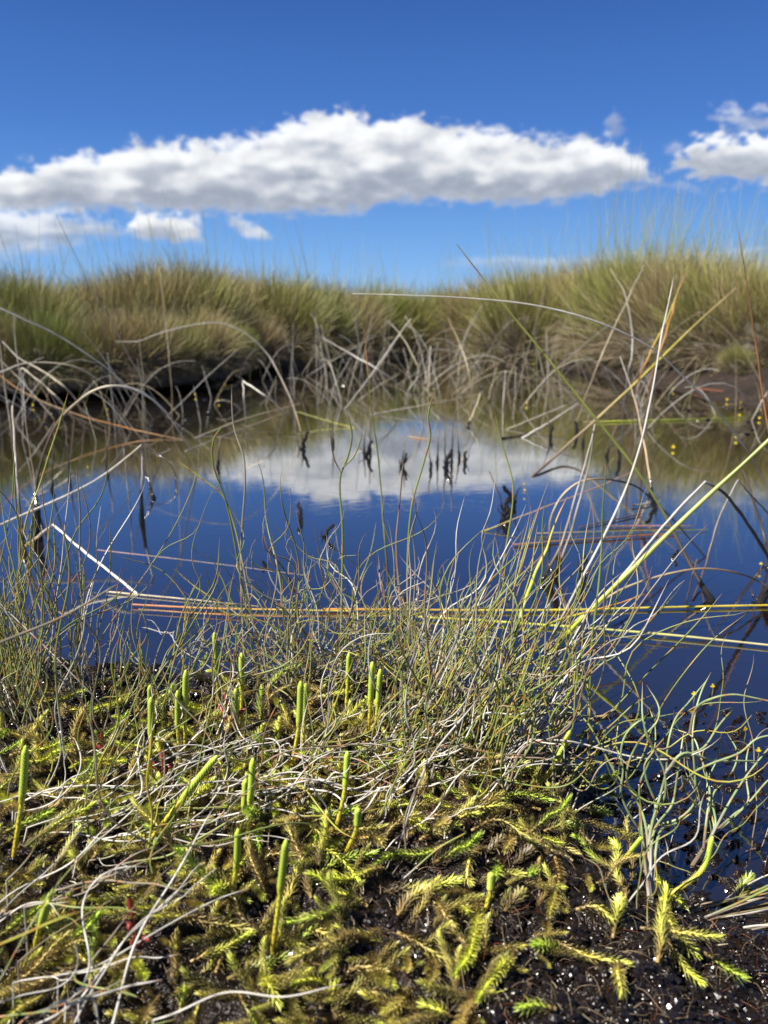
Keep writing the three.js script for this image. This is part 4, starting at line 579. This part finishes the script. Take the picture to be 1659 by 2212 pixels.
const traced = [
  [0, lr, [[0, 548], [150, 535], [250, 540], [338, 505]], 'long level lime-tipped clubmoss shoot left of the red-brown bare peat'], [1, lr, [[60, 660], [100, 610], [150, 580], [235, 566]], 'arched yellow clubmoss shoot just under the long level one'], [2, lr, [[235, 590], [250, 650], [300, 735]], 'tan clubmoss shoot hanging down over the black hollow'],
  [0, lr, [[385, 560], [405, 680], [392, 770], [370, 850], [310, 945]], 'long clubmoss shoot curling down to a thick lime tip'], [0, lr, [[570, 820], [500, 910], [405, 1062]], 'straight lime clubmoss shoot slanting down at the bottom middle'], [3, lr, [[780, 835], [720, 818], [645, 820]], 'short green clubmoss shoot pointing left on the glittering peat'],
  [1, lr, [[730, 760], [820, 820], [920, 850], [1058, 872]], 'long yellow clubmoss shoot lying level across the glittering peat'], [1, lr, [[1020, 870], [1005, 940], [1022, 1025]], 'short yellow clubmoss shoot hanging from the end of the long level one'], [0, lr, [[1220, 770], [1290, 890], [1368, 980]], 'lime clubmoss shoot reaching down right over the glitter, lower of two'], [0, lr, [[1200, 640], [1270, 765], [1348, 865]], 'lime clubmoss shoot reaching down right over the glitter, upper of two'],
  [3, lr, [[1385, 800], [1440, 865], [1500, 920], [1548, 952]], 'green clubmoss shoot at the far right of the glittering peat'], [0, lr, [[1120, 465], [1190, 535], [1295, 622]], 'lime clubmoss shoot at the foot of the bluish sedge sprig'], [4, lr, [[738, 410], [755, 520], [735, 600], [712, 690]], 'olive clubmoss shoot running straight down right of the middle'], [1, lr, [[830, 620], [910, 640], [985, 695]], 'yellow clubmoss shoot arching toward the small upright lime tip'],
  [0, lr, [[990, 720], [1005, 660], [1022, 612]], 'small upright lime clubmoss tip beside the black hollow'], [1, lr, [[440, 385], [540, 330], [655, 372]], 'arched yellow clubmoss shoot above the green club stalk'], [2, lr, [[560, 440], [630, 380], [700, 345], [835, 395]], 'pale arching clubmoss shoot along the crest right of the middle'], [2, lr, [[530, 290], [545, 350], [525, 400]], 'tan forked clubmoss shoot below the tuft'],
  [0, lr, [[290, 1092], [230, 1085], [165, 1078]], 'lime clubmoss tip pointing left at the bottom edge'], [3, lr, [[740, 1080], [660, 1085], [580, 1095]], 'lime clubmoss tip at the bottom edge right of the middle'], [3, lr, [[860, 70], [930, 76], [998, 80]], 'green clubmoss shoot lying over the water by the orange stub'], [3, lr, [[840, 185], [910, 215], [972, 232]], 'dark green clubmoss shoot pointing out over the water'],
  [3, lr, [[690, 285], [770, 282], [852, 292]], 'green clubmoss shoot under the slanting yellow stalk'], [4, lr, [[60, 740], [150, 810], [270, 885]], 'olive brown clubmoss shoot running down into the black hollow'], [1, lr, [[310, 580], [325, 620], [368, 660]], 'short yellow clubmoss shoot left of the small green club'], [3, lr, [[440, 430], [485, 450], [480, 520]], 'curled green clubmoss shoot around the small green club'],
  [1, lr, [[510, 485], [550, 500], [600, 530]], 'short yellow clubmoss shoot in the middle of the lower right'], [4, lr, [[520, 650], [560, 610], [600, 580]], 'short olive clubmoss shoot rising in the middle of the lower right'], [1, lr, [[440, 370], [380, 400], [360, 480], [370, 540]], 'yellow clubmoss shoot hanging right of the red-brown bare peat'], [1, lr, [[1160, 600], [1200, 660], [1240, 720]], 'yellow clubmoss shoot behind the two reaching lime ones'],
  [3, lr, [[1520, 600], [1545, 550], [1580, 505]], 'lime clubmoss tip standing by the reddish bundle at right'], [0, ll, [[1440, 985], [1360, 960], [1265, 982]], 'lime clubmoss tip pointing left below the tall green club'], [2, ll, [[1460, 960], [1540, 900], [1659, 930]], 'long tan clubmoss shoot crossing at the bottom middle'], [3, ll, [[1440, 705], [1380, 690], [1300, 700], [1215, 725]], 'arched green clubmoss shoot right of the tall green club'],
  [1, ll, [[1260, 740], [1350, 720], [1420, 770], [1490, 830]], 'yellow clubmoss shoot arching right under the arched green one'], [0, ll, [[1290, 360], [1360, 375], [1460, 420], [1550, 530]], 'bright clubmoss shoot arching down at the right of the cones'], [2, ll, [[1060, 380], [1160, 410], [1290, 440]], 'tan clubmoss shoot behind the tall green club'], [1, ll, [[740, 540], [830, 530], [930, 565]], 'yellow clubmoss shoot lying left of the tall green club'],
  [1, ll, [[360, 560], [440, 535], [560, 600]], 'yellow clubmoss shoot arching at the lower left'], [0, ll, [[365, 500], [330, 440], [300, 395]], 'fat lime clubmoss tip pointing up at the lower left'], [3, ll, [[500, 370], [420, 330], [335, 285]], 'bright green clubmoss shoot at the lower left under the lying wires'], [0, ll, [[-20, 90], [20, 140], [45, 210]], 'yellow-green clubmoss shoot at the left edge'],
  [3, ll, [[490, 350], [560, 335], [620, 340]], 'green clubmoss shoot at the foot of the slanting club'], [2, ll, [[380, 460], [420, 400], [400, 365]], 'tan clubmoss shoot curled at the lower left'], [0, ll, [[1385, 1055], [1430, 1020], [1450, 985]], 'yellow clubmoss tip rising at the bottom middle'], [0, ll, [[1120, 930], [1160, 980], [1205, 1045]], 'lime clubmoss shoot slanting down right of the foot of the tall green club'],
  [3, ll, [[780, 1080], [790, 1030], [800, 985]], 'green clubmoss tip at the bottom left of the middle'], [2, ll, [[1590, 990], [1610, 1000], [1640, 1025]], 'yellow clubmoss tip at the bottom just left of the middle'], [3, ll, [[1480, 600], [1440, 640], [1400, 680]], 'green clubmoss sprig left of the bare peat'], [3, ll, [[1310, 870], [1300, 800], [1350, 720]], 'pale green clubmoss shoot hanging under the arched one'],
];
const taken = [];
{
  const r = rngOf(606);
  for (const [h, f, P, label] of traced) {
    const pts = P.map(([x, y]) => groundAt(...f(x, y))); pts.forEach((p, i) => { p.y += 0.0035 + (i === pts.length - 1 ? 0.004 : i ? 0.003 : 0); taken.push(p); });
    const line = smooth(pts, 20), root = line[0].clone(); shoot(label, shootGeo(local(line, root), r, HUES[h]), root, 0);
  }
  // the rest of the mat, from a few shapes of each tone
  const kinds = HUES.map((h) => [0, 1, 2, 3].map((k) => { const L = 0.03 + r() * 0.028, rise = r() * 0.3 - 0.02, line = wire(V(0, 0, 0), V(1, rise, 0), L, { n: 12, amp: 0.7, up: -0.15 + r() * 0.5, r }); return shootGeo(line, r, h); }));
  const zone = (u, v) => v < 1600 ? 'on the mud edge among the upright cones' : v < 1760 ? (u < 420 ? 'under the lying wires at left' : u < 900 ? 'at the foot of the upright cones' : 'under the green tuft at right') : v < 1930 ? (u < 420 ? 'at the lower left' : u < 850 ? 'between the cones and the bare peat' : 'on the crest right of the bare peat') : (u < 420 ? 'in the lower left corner' : u < 850 ? 'in the black hollows at the bottom' : 'on the wet peat at the lower right');
  let made = 0; const rows = {}, nth = ['leftmost', 'second', 'third', 'fourth', 'fifth', 'sixth', 'seventh', 'eighth', 'ninth', 'tenth', 'eleventh', 'twelfth', 'thirteenth', 'fourteenth'].map((w, i) => (i ? w + ' from left' : w));
  for (let i = 0; i < 5000 && made < 290; i++) {
    const v = 1490 + r() ** 0.9 * 720, u = -40 + r() * 1500, lim = interp([1480, 1560, 1650, 1720, 1860, 1960, 2212], [760, 1040, 1180, 1260, 1330, 1460, 1500], v);
    if (u > lim - 12) continue;
    const bare = Math.hypot((u - 920) / 95, (v - 1860) / 70) < 1 || (u > 1080 && v > 1990) || (u < 260 && v < 1590) || N2(u / 120 + 40, v / 80) < -0.22 || (v > 1850 && u > 500 && r() < 0.3); if (bare && r() < 0.85) continue;
    const p = groundAt(u, v); if (p.y < 0.006) continue;
    const near = Math.min(...taken.map((q) => q.distanceTo(p))); if (near < (v > 1850 ? 0.0135 : 0.010)) continue;
    taken.push(p.clone());
    const q = r(), h = v < 1780 ? (q < 0.3 ? 0 : q < 0.58 ? 1 : q < 0.74 ? 2 : q < 0.9 ? 3 : 4) : (q < 0.24 ? 0 : q < 0.46 ? 1 : q < 0.64 ? 2 : q < 0.82 ? 3 : 4), s = 0.65 + r() * 0.45;
    p.y += 0.004; const t = shoot('', kinds[h][Math.floor(r() * 4)], p, r() * 6.283, s, 'creeping clubmoss shoots of the mat'); (rows[`${HUES[h].word} clubmoss shoots ${zone(u, v)}`] ??= []).push([u, t]);
    t.rotation.z = r() * 0.25; made++;
  }
  for (const [what, list] of Object.entries(rows)) { list.sort((a, b) => a[0] - b[0]); list.forEach(([, t], i) => tag(t, list.length === 1 ? `lone ${what.replace('shoots', 'shoot')}` : i === list.length - 1 ? `rightmost of ${what}` : `${nth[i] ?? 'one'} of ${what}`, 'clubmoss')); }
  // below them the older, darker shoots that read as one mat
  const under = shootGeo(wire(V(0, 0, 0), V(1, 0.05, 0), 0.038, { n: 12, amp: 0.8, up: 0.1, r }), r, { body: [0.48, 0.40, 0.10], tip: [0.64, 0.62, 0.10], from: 0.05 });
  const im = new THREE.InstancedMesh(under[1], M.leaf, 760), m4 = new THREE.Matrix4(), qq = new THREE.Quaternion(), ee = new THREE.Euler(), cc = new THREE.Color(); let n = 0;
  for (let i = 0; i < 9000 && n < 640; i++) {
    const v = 1490 + r() * 720, u = -60 + r() * 1500, lim = interp([1480, 1560, 1650, 1720, 1860, 1960, 2212], [740, 1020, 1160, 1250, 1335, 1270, 1080], v); if (u > lim - 20 || Math.hypot((u - 920) / 100, (v - 1860) / 70) < 1 || N2(u / 100, v / 62) < (v > 1780 ? (u > 480 ? 0.02 : 0.0) : -0.3)) continue;
    const p = groundAt(u, v); if (p.y < 0.006) continue; p.y += 0.001; const k = 0.35 + r() ** 0.8 * 0.95;
    im.setMatrixAt(n, m4.compose(p, qq.setFromEuler(ee.set(0, r() * 6.283, r() * 0.4)), V(1, 1, 1).multiplyScalar(0.42 + r() * 0.45))); im.setColorAt(n, cc.setRGB(k, k * (0.85 + r() * 0.3), k)); n++;
  }
  im.count = n; im.name = 'clubmoss_mat'; im.castShadow = im.receiveShadow = true; scene.add(tag(im, 'small yellow-green clubmoss growth matted between the larger shoots', 'clubmoss mat', null, 'stuff'));
}

// ------------------------------------------------------------------ upright clubmoss cones
{
  const r = rngOf(321), conesAt = [
    [[463, 1366], [468, 1450], [472, 1525], 'tallest yellow-green clubmoss cone standing farthest back, left of the middle'], [[522, 1410], [522, 1500], [520, 1580], 'thick clubmoss cone right of the tallest one'], [[402, 1447], [400, 1540], [401, 1640], 'clubmoss cone curving up, right one of a close pair at left'], [[384, 1491], [384, 1570], [390, 1650], 'straight clubmoss cone, left one of a close pair at left'],
    [[327, 1505], [326, 1600], [321, 1700], 'fat clubmoss cone left of the close pair, with another behind it'], [[324, 1480], [325, 1540], [328, 1605], 'clubmoss cone half hidden behind the fat one'], [[509, 1487], [510, 1540], [512, 1600], 'short clubmoss cone just left of the thick one'], [[650, 1471], [645, 1570], [622, 1682], 'left one of two clubmoss cones touching in the middle'], [[661, 1475], [657, 1560], [650, 1650], 'right one of two clubmoss cones touching in the middle'],
    [[754, 1410], [750, 1490], [742, 1575], 'slim clubmoss cone behind the lying grey wire'], [[805, 1429], [800, 1520], [794, 1605], 'left one of two tall clubmoss cones right of the middle'], [[822, 1445], [815, 1530], [803, 1620], 'right one of two tall clubmoss cones right of the middle'], [[56, 1610], [48, 1720], [30, 1852], 'lone clubmoss cone on a long stalk at the left edge'], [[547, 1637], [540, 1740], [530, 1845], 'green clubmoss cone, right one of two below the middle'],
    [[531, 1682], [528, 1740], [524, 1800], 'short clubmoss cone, left one of two below the middle'], [[593, 1662], [592, 1700], [590, 1735], 'small clubmoss cone behind the lying wires below the middle'], [[751, 1622], [744, 1710], [720, 1812], 'dark green clubmoss cone standing before the yellow mat'], [[470, 1632], [395, 1724], [310, 1832], 'clubmoss cone on a slanting yellow stalk leaning far right'], [[774, 1746], [770, 1790], [747, 1842], 'small leaning clubmoss cone at the edge of the black hollow'],
    [[515, 1790], [511, 1870], [495, 1956], 'slim clubmoss cone left of the tallest near one'], [[619, 1813], [605, 1930], [588, 2062], 'tallest near clubmoss cone standing over the black hollow'], [[105, 1944], [88, 2000], [62, 2076], 'blurred yellow clubmoss stalk at the lower left'], [[1234, 1575], [1200, 1648], [1160, 1702], 'slanting clubmoss cone by the water right of the green tuft'], [[1062, 1884], [1058, 1930], [1042, 1986], 'small bent green clubmoss cone right of the bare peat'],
    [[1540, 1806], [1516, 1880], [1410, 1954], 'clubmoss cone on an orange-yellow stalk bowed over the wet peat at right'], [[1388, 1808], [1360, 1842], [1328, 1878], 'stout yellow stalk of a clubmoss leaning behind the bluish sprig'],
  ];
  for (const [a, b, c, label] of conesAt) {
    const base = groundAt(...c), d = -base.z, dir = rnd(-0.004, 0.004), line = smooth([base, at(b[0], b[1], d + dir), at(a[0], a[1], d + dir * 2)], 34), root = base.clone(); base.y -= 0.004;
    const t = thing('clubmoss_cone', label, 'clubmoss cone', root, 'upright clubmoss cones'), L = local(line, root), cut = 15 + Math.floor(r() * 5), stalk = L.slice(0, cut + 2), cone = L.slice(cut), hue = r() * 0.5, rc = (2.9 + r() * 0.9) / 2000 * (c[0] > 1300 ? 0.72 : 1);
    mesh('stalk', new Geo().tube(stalk, () => 0.00125, (q) => mul3(mix3([0.58, 0.45, 0.04], [0.58, 0.56, 0.07], sstep(0.2, 0.9, q)), 0.9 + 0.2 * N2(q * 20, d)), 7, true, 0.12).build(), M.cone, t);
    const br = new Geo(), T = V(), o = V(), sd = V();                 // small bracts pressed to the stalk
    for (let i = 0; i < 46; i++) { const q = (i / 46) * (stalk.length - 2), k = Math.floor(q), p = stalk[k].clone().lerp(stalk[k + 1], q - k); T.subVectors(stalk[k + 1], stalk[k]).normalize(); o.set(Math.cos(i * 2.4), 0, Math.sin(i * 2.4)); o.addScaledVector(T, -o.dot(T)).normalize(); sd.crossVectors(o, T); const p0 = p.clone().addScaledVector(o, 0.001), p1 = p0.clone().addScaledVector(T, 0.0016).addScaledVector(o, 0.0004), p2 = p0.clone().addScaledVector(T, 0.0032).addScaledVector(o, 0.0009); br.blade([p0, p1, p2], sd, (s) => 0.0011 * (1 - 0.85 * s), () => mul3([0.45, 0.42, 0.06], 0.8 + 0.4 * r())); }
    tag(mesh('bracts', br.build(), M.leaf, t), null, null, null, 'stuff');
    // the cone: a rounded spike with scales in spiral rows
    const fine = smooth(cone, 60), g = new Geo(), len = cone.length; g.tube(fine, (q) => rc * Math.min(1, 0.62 + q * 3) * (q > 0.84 ? Math.sqrt(Math.max(0.02, 1 - ((q - 0.84) / 0.16) ** 2)) : 1), (q) => mul3(mix3(mix3([0.52, 0.52, 0.06], [0.38, 0.48, 0.06], sstep(0, 0.3, q)), [0.50, 0.60, 0.08], sstep(0.7, 1, q)), (1 - hue * 0.35) * (0.8 + 0.36 * (Math.round(q * 60) % 2))), 16, true);
    const m = g.p, nn = g.n, rows = 16; for (let i = 0; i < 61 * rows; i++) { const ring = Math.floor(i / rows), k = i % rows, bump = 0.00045 * (((ring * 0.5 + (k % 2 ? 1 : 0)) % 2) < 1 ? 1 : -1) * (ring < 54 ? 1 : 0.3); m[i * 3] += nn[i * 3] * bump; m[i * 3 + 1] += nn[i * 3 + 1] * bump; m[i * 3 + 2] += nn[i * 3 + 2] * bump; }
    const cg = g.build(); cg.computeVertexNormals(); mesh('cone', cg, M.cone, t);
  }
}

// ------------------------------------------------------------------ yellow bladderwort flowers
{
  const r = rngOf(55), petal = new Geo(), lip = new Geo(), F = [
    [190, 1011, 'on the dark water left of the broken pale reed'], [560, 991, 'on the left of the mirrored cloud, left of two'], [570, 994, 'on the left of the mirrored cloud, right of two'], [232, 884, 'before the black left bank'], [72, 874, 'at the left edge below the bank'], [422, 851, 'at the waterline of the left bank'], [472, 864, 'just off the left bank by the arch'], [487, 820, 'against the black hollow of the left bank'],
    [1132, 1049, 'over the blue water right of centre, upper of two'], [1133, 1062, 'over the blue water right of centre, lower of two'], [1276, 1199, 'in the middle of the right-hand blue water'], [1534, 827, 'high on the brown mud slope'], [1454, 839, 'on the brown mud slope left of the red scrap'], [1570, 862, 'on the mud shore near the right edge'], [1599, 869, 'on the mud shore, second from the right edge'], [1643, 870, 'on the mud shore at the right edge'],
    [1597, 896, 'at the waterline below the mud slope'], [1640, 902, 'at the waterline by the right edge'], [1590, 944, 'on the brown water at right'], [1454, 966, 'on the shaded water at right'], [1152, 786, 'behind the thicket at right of centre'], [1254, 816, 'at the back of the pool before the right bank'], [1137, 869, 'beside the thicket, left of two'], [1152, 876, 'beside the thicket, right of two'],
    [1537, 1495, 'over the lumpy wet peat, upper right'], [1607, 1590, 'over the lumpy wet peat at the right edge'], [1635, 1636, 'close to the right edge beside the sprig'], [1497, 1512, 'in bud over the lumpy wet peat'], [1642, 1225, 'on the black clot at the right edge'],
  ];
  const S = V(0, 0, 1), ye = [0.80, 0.62, 0.02];
  for (let k = 0; k < 5; k++) { const a = -1.0 + k * 0.5; lip.blade([V(0, 0, 0), V(Math.sin(a) * 0.0016, -Math.cos(a) * 0.0014, 0.0008), V(Math.sin(a) * 0.003, -Math.cos(a) * 0.0026, 0.0004)], V(Math.cos(a), Math.sin(a), 0), (s) => 0.0012 + 0.0016 * s, () => ye); }
  for (let k = 0; k < 3; k++) { const a = -0.5 + k * 0.5; petal.blade([V(0, 0, 0), V(Math.sin(a) * 0.001, Math.cos(a) * 0.0012, 0.0004), V(Math.sin(a) * 0.0018, Math.cos(a) * 0.0022, 0)], V(Math.cos(a), -Math.sin(a), 0), (s) => 0.0014 - 0.0004 * s, () => ye); }
  const G1 = petal.build(), G2 = lip.build(), spur = new Geo().tube([V(0, 0, 0), V(0, -0.0012, -0.0012), V(0, -0.0026, -0.001)], (t) => 0.0007 * (1 - 0.6 * t), () => [0.7, 0.5, 0.03], 5).build();
  for (const [u, v, where] of F) {
    const p = onLevel(u, v + 6, 0.0), d = -p.z, top = at(u, v, d), far = d > 2, t = thing('bladderwort_flower', 'small yellow bladderwort flower ' + where, 'flower', V(p.x, Math.max(0, land(p.x, p.z, false)), p.z), 'yellow bladderwort flowers');
    const h = Math.max(0.01, top.y - t.position.y), head = new THREE.Group(); head.name = 'bloom'; head.position.set(0, h, 0); head.scale.setScalar(far ? 1.7 : 0.8); head.rotation.y = (r() - 0.5) * 1.2; t.add(head);
    mesh('stalk', new Geo().tube([V(0, -0.005, 0), V(0.001, h * 0.5, 0), V(0, h, -0.001)], () => 0.0004, () => [0.2, 0.16, 0.06], 5).build(), M.stem, t);
    mesh('upper_petal', G1, M.leaf, head); mesh('lower_petal', G2, M.leaf, head); mesh('spur', spur, M.leaf, head);
  }
}

// ------------------------------------------------------------------ litter and glistening crumbs on the peat
{
  const r = rngOf(7070), sliver = new Geo(); sliver.blade([V(0, 0, 0), V(0.003, 0.0007, 0.0003), V(0.0065, 0.0002, 0)], V(0, 0.2, 1).normalize(), (t) => 0.0008 * (1 - 0.7 * t), () => [1, 1, 1]);
  const mat = new THREE.MeshPhysicalMaterial({ vertexColors: true, roughness: 0.5, side: THREE.DoubleSide }), N = 4500, im = new THREE.InstancedMesh(sliver.build(), mat, N), m = new THREE.Matrix4(), q = new THREE.Quaternion(), eu = new THREE.Euler(), c = new THREE.Color();
  let n = 0;
  for (let i = 0; i < 60000 && n < N; i++) {
    const x = lerp(-0.5, 0.3, r()), z = lerp(-0.8, -0.2, r()), y = land(x, z); if (y < 0.001 || (x > 0.1 && r() < 0.7)) continue;
    eu.set((r() - 0.5) * 1.2, r() * 6.283, (r() - 0.2) * 1.0); m.compose(V(x, y + r() * 0.004, z), q.setFromEuler(eu), V(1, 1, 1).multiplyScalar(0.35 + r() * 0.65)); im.setMatrixAt(n, m);
    const col = r() < 0.4 ? mul3(C.brown, 0.7) : r() < 0.65 ? mul3(C.tan, 0.7) : r() < 0.85 ? C.straw : C.lime, k = 0.3 + r() * 0.6; im.setColorAt(n, c.setRGB(col[0] * k, col[1] * k, col[2] * k)); n++;
  }
  im.count = n; im.name = 'leaf_litter'; im.castShadow = im.receiveShadow = true; scene.add(tag(im, 'fallen clubmoss leaves and stem bits scattered over the peat', 'leaf litter', null, 'stuff'));
}
{
  const r = rngOf(9191), N = 11000, mat = new THREE.MeshPhysicalMaterial({ color: new THREE.Color(0.007, 0.004, 0.0028), roughness: 0.26, ior: 1.6 }), crumb = new THREE.IcosahedronGeometry(1, 1), cp = crumb.attributes.position;
  for (let i = 0; i < cp.count; i++) { const a = V().fromBufferAttribute(cp, i), k = 1 + 0.42 * N3(a.x * 1.7, a.y * 1.7, a.z * 1.7); cp.setXYZ(i, a.x * k, a.y * k, a.z * k); }
  crumb.computeVertexNormals();
  const im = new THREE.InstancedMesh(crumb, mat, N), m = new THREE.Matrix4(), q = new THREE.Quaternion(), eu = new THREE.Euler();
  let n = 0; const put = (p, s, flat) => { if (n >= N) return; eu.set((r() - 0.5) * 0.9, r() * 6.283, (r() - 0.5) * 0.9); m.compose(p, q.setFromEuler(eu), V(s * (0.8 + r() * 0.6), s * flat, s * (0.8 + r() * 0.6))); im.setMatrixAt(n++, m); };
  for (let i = 0; i < 7000; i++) { const u = 900 + r() * 800, v = 1930 + r() * 300 - (u - 1300) * 0.02, p = groundAt(u, v); if (r() < 0.25 + 0.5 * sstep(950, 1250, u) + 0.4 * N2(u / 60, v / 40)) put(p, 0.0006 + r() ** 3 * 0.0020, 0.6); }
  for (let i = 0; i < 1500; i++) { const u = -30 + r() * 460, v = 1440 + r() * 150, p = groundAt(u, v); put(p, 0.0011 + r() ** 2 * 0.0022, 0.7); }
  for (let i = 0; i < 700; i++) { const u = 1180 + r() * 500, v = 1460 + r() * 450, p = groundAt(u, v); if (land(p.x, p.z) > -0.001) put(p, 0.0010 + r() ** 2 * 0.002, 0.6); }
  for (let i = 0; i < 1500; i++) { const u = 400 + r() * 700, v = 1600 + r() * 500, p = groundAt(u, v); put(p, 0.0008 + r() ** 2 * 0.0016, 0.7); }
  for (let i = 0; i < 130; i++) { const u = r() * 1659, f = interp([0, 300, 430, 560, 700, 960, 1190, 1400, 1660], [866, 856, 845, 806, 790, 780, 796, 838, 890], u), p = onLevel(u, f + 4 + r() ** 2 * 70, 0); put(p, 0.004 + r() * 0.006, 0.5); }
  im.count = n; im.name = 'peat_crumbs'; im.castShadow = im.receiveShadow = true; scene.add(tag(im, 'small wet glistening crumbs of black peat on the mud and along the waterline', 'peat crumbs', null, 'stuff'));
}
{
  const r = rngOf(818), fib = new Geo(); fib.tube(smooth([V(0, 0, 0), V(0.004, 0.0022, 0.0006), V(0.009, 0.0018, 0.002), V(0.013, 0, 0.001)], 7), (t) => 0.00014 * (1 - 0.6 * t), () => [1, 1, 1], 4, false);
  const N = 1100, im = new THREE.InstancedMesh(fib.build(), M.stem, N), m = new THREE.Matrix4(), q = new THREE.Quaternion(), eu = new THREE.Euler(), c = new THREE.Color(); let n = 0;
  for (let i = 0; i < 9000 && n < N; i++) {
    const right = r() < 0.75, u = right ? 880 + r() * 800 : -30 + r() * 900, v = right ? 1560 + r() * 660 : 1480 + r() * 700, p = groundAt(u, v); if (land(p.x, p.z) < -0.0012) continue;
    p.y += 0.0008; im.setMatrixAt(n, m.compose(p, q.setFromEuler(eu.set((r() - 0.5) * 1.4, r() * 6.283, (r() - 0.4) * 0.9)), V(1, 1, 1).multiplyScalar(0.4 + r() * 0.9))); const col = r() < 0.5 ? C.tan : r() < 0.8 ? C.brown : C.rust, k = 0.3 + 0.7 * r(); im.setColorAt(n, c.setRGB(col[0] * k, col[1] * k, col[2] * k)); n++;
  }
  im.count = n; im.name = 'peat_fibres'; im.castShadow = im.receiveShadow = true; scene.add(tag(im, 'fine brown and golden root hairs lying on the wet peat', 'root hairs', null, 'stuff'));
}
// ------------------------------------------------------------------ red sundew sprigs
{
  const r = rngOf(626), red = [0.20, 0.026, 0.022];
  for (const [u, v, h, label] of [[492, 1590, 0.034, 'thin upright red sundew leaf behind the short clubmoss cone'], [300, 2050, 0.03, 'dark red sundew plant low at the lower left under the crossing wires'], [352, 1690, 0.022, 'small red sundew at the foot of the fat clubmoss cone'], [228, 1640, 0.016, 'tiny red sundew on the mat left of the fat clubmoss cone']]) {
    const p = groundAt(u, v), t = thing('sundew', label, 'sundew', p, 'red sundews among the clubmoss');
    for (let k = 0; k < 4; k++) {
      const a = r() * 6.283, L = h * (k ? 0.4 + 0.4 * r() : 1), lean = k ? 0.7 : 0.1, pts = smooth([V(0, -0.002, 0), V(Math.cos(a) * L * lean * 0.4, L * 0.5, Math.sin(a) * L * lean * 0.4), V(Math.cos(a) * L * lean, L * (1 - 0.35 * lean), Math.sin(a) * L * lean)], 10);
      mesh('leaf', new Geo().tube(pts, (q) => (q > 0.6 ? 0.0013 * Math.sqrt(Math.max(0.05, 1 - ((q - 0.8) / 0.2) ** 2)) + 0.0004 : 0.00045), (q) => mul3(red, 0.8 + 0.5 * q), 6).build(), M.stem, t);
    }
  }
}
renderer.render(scene, camera);
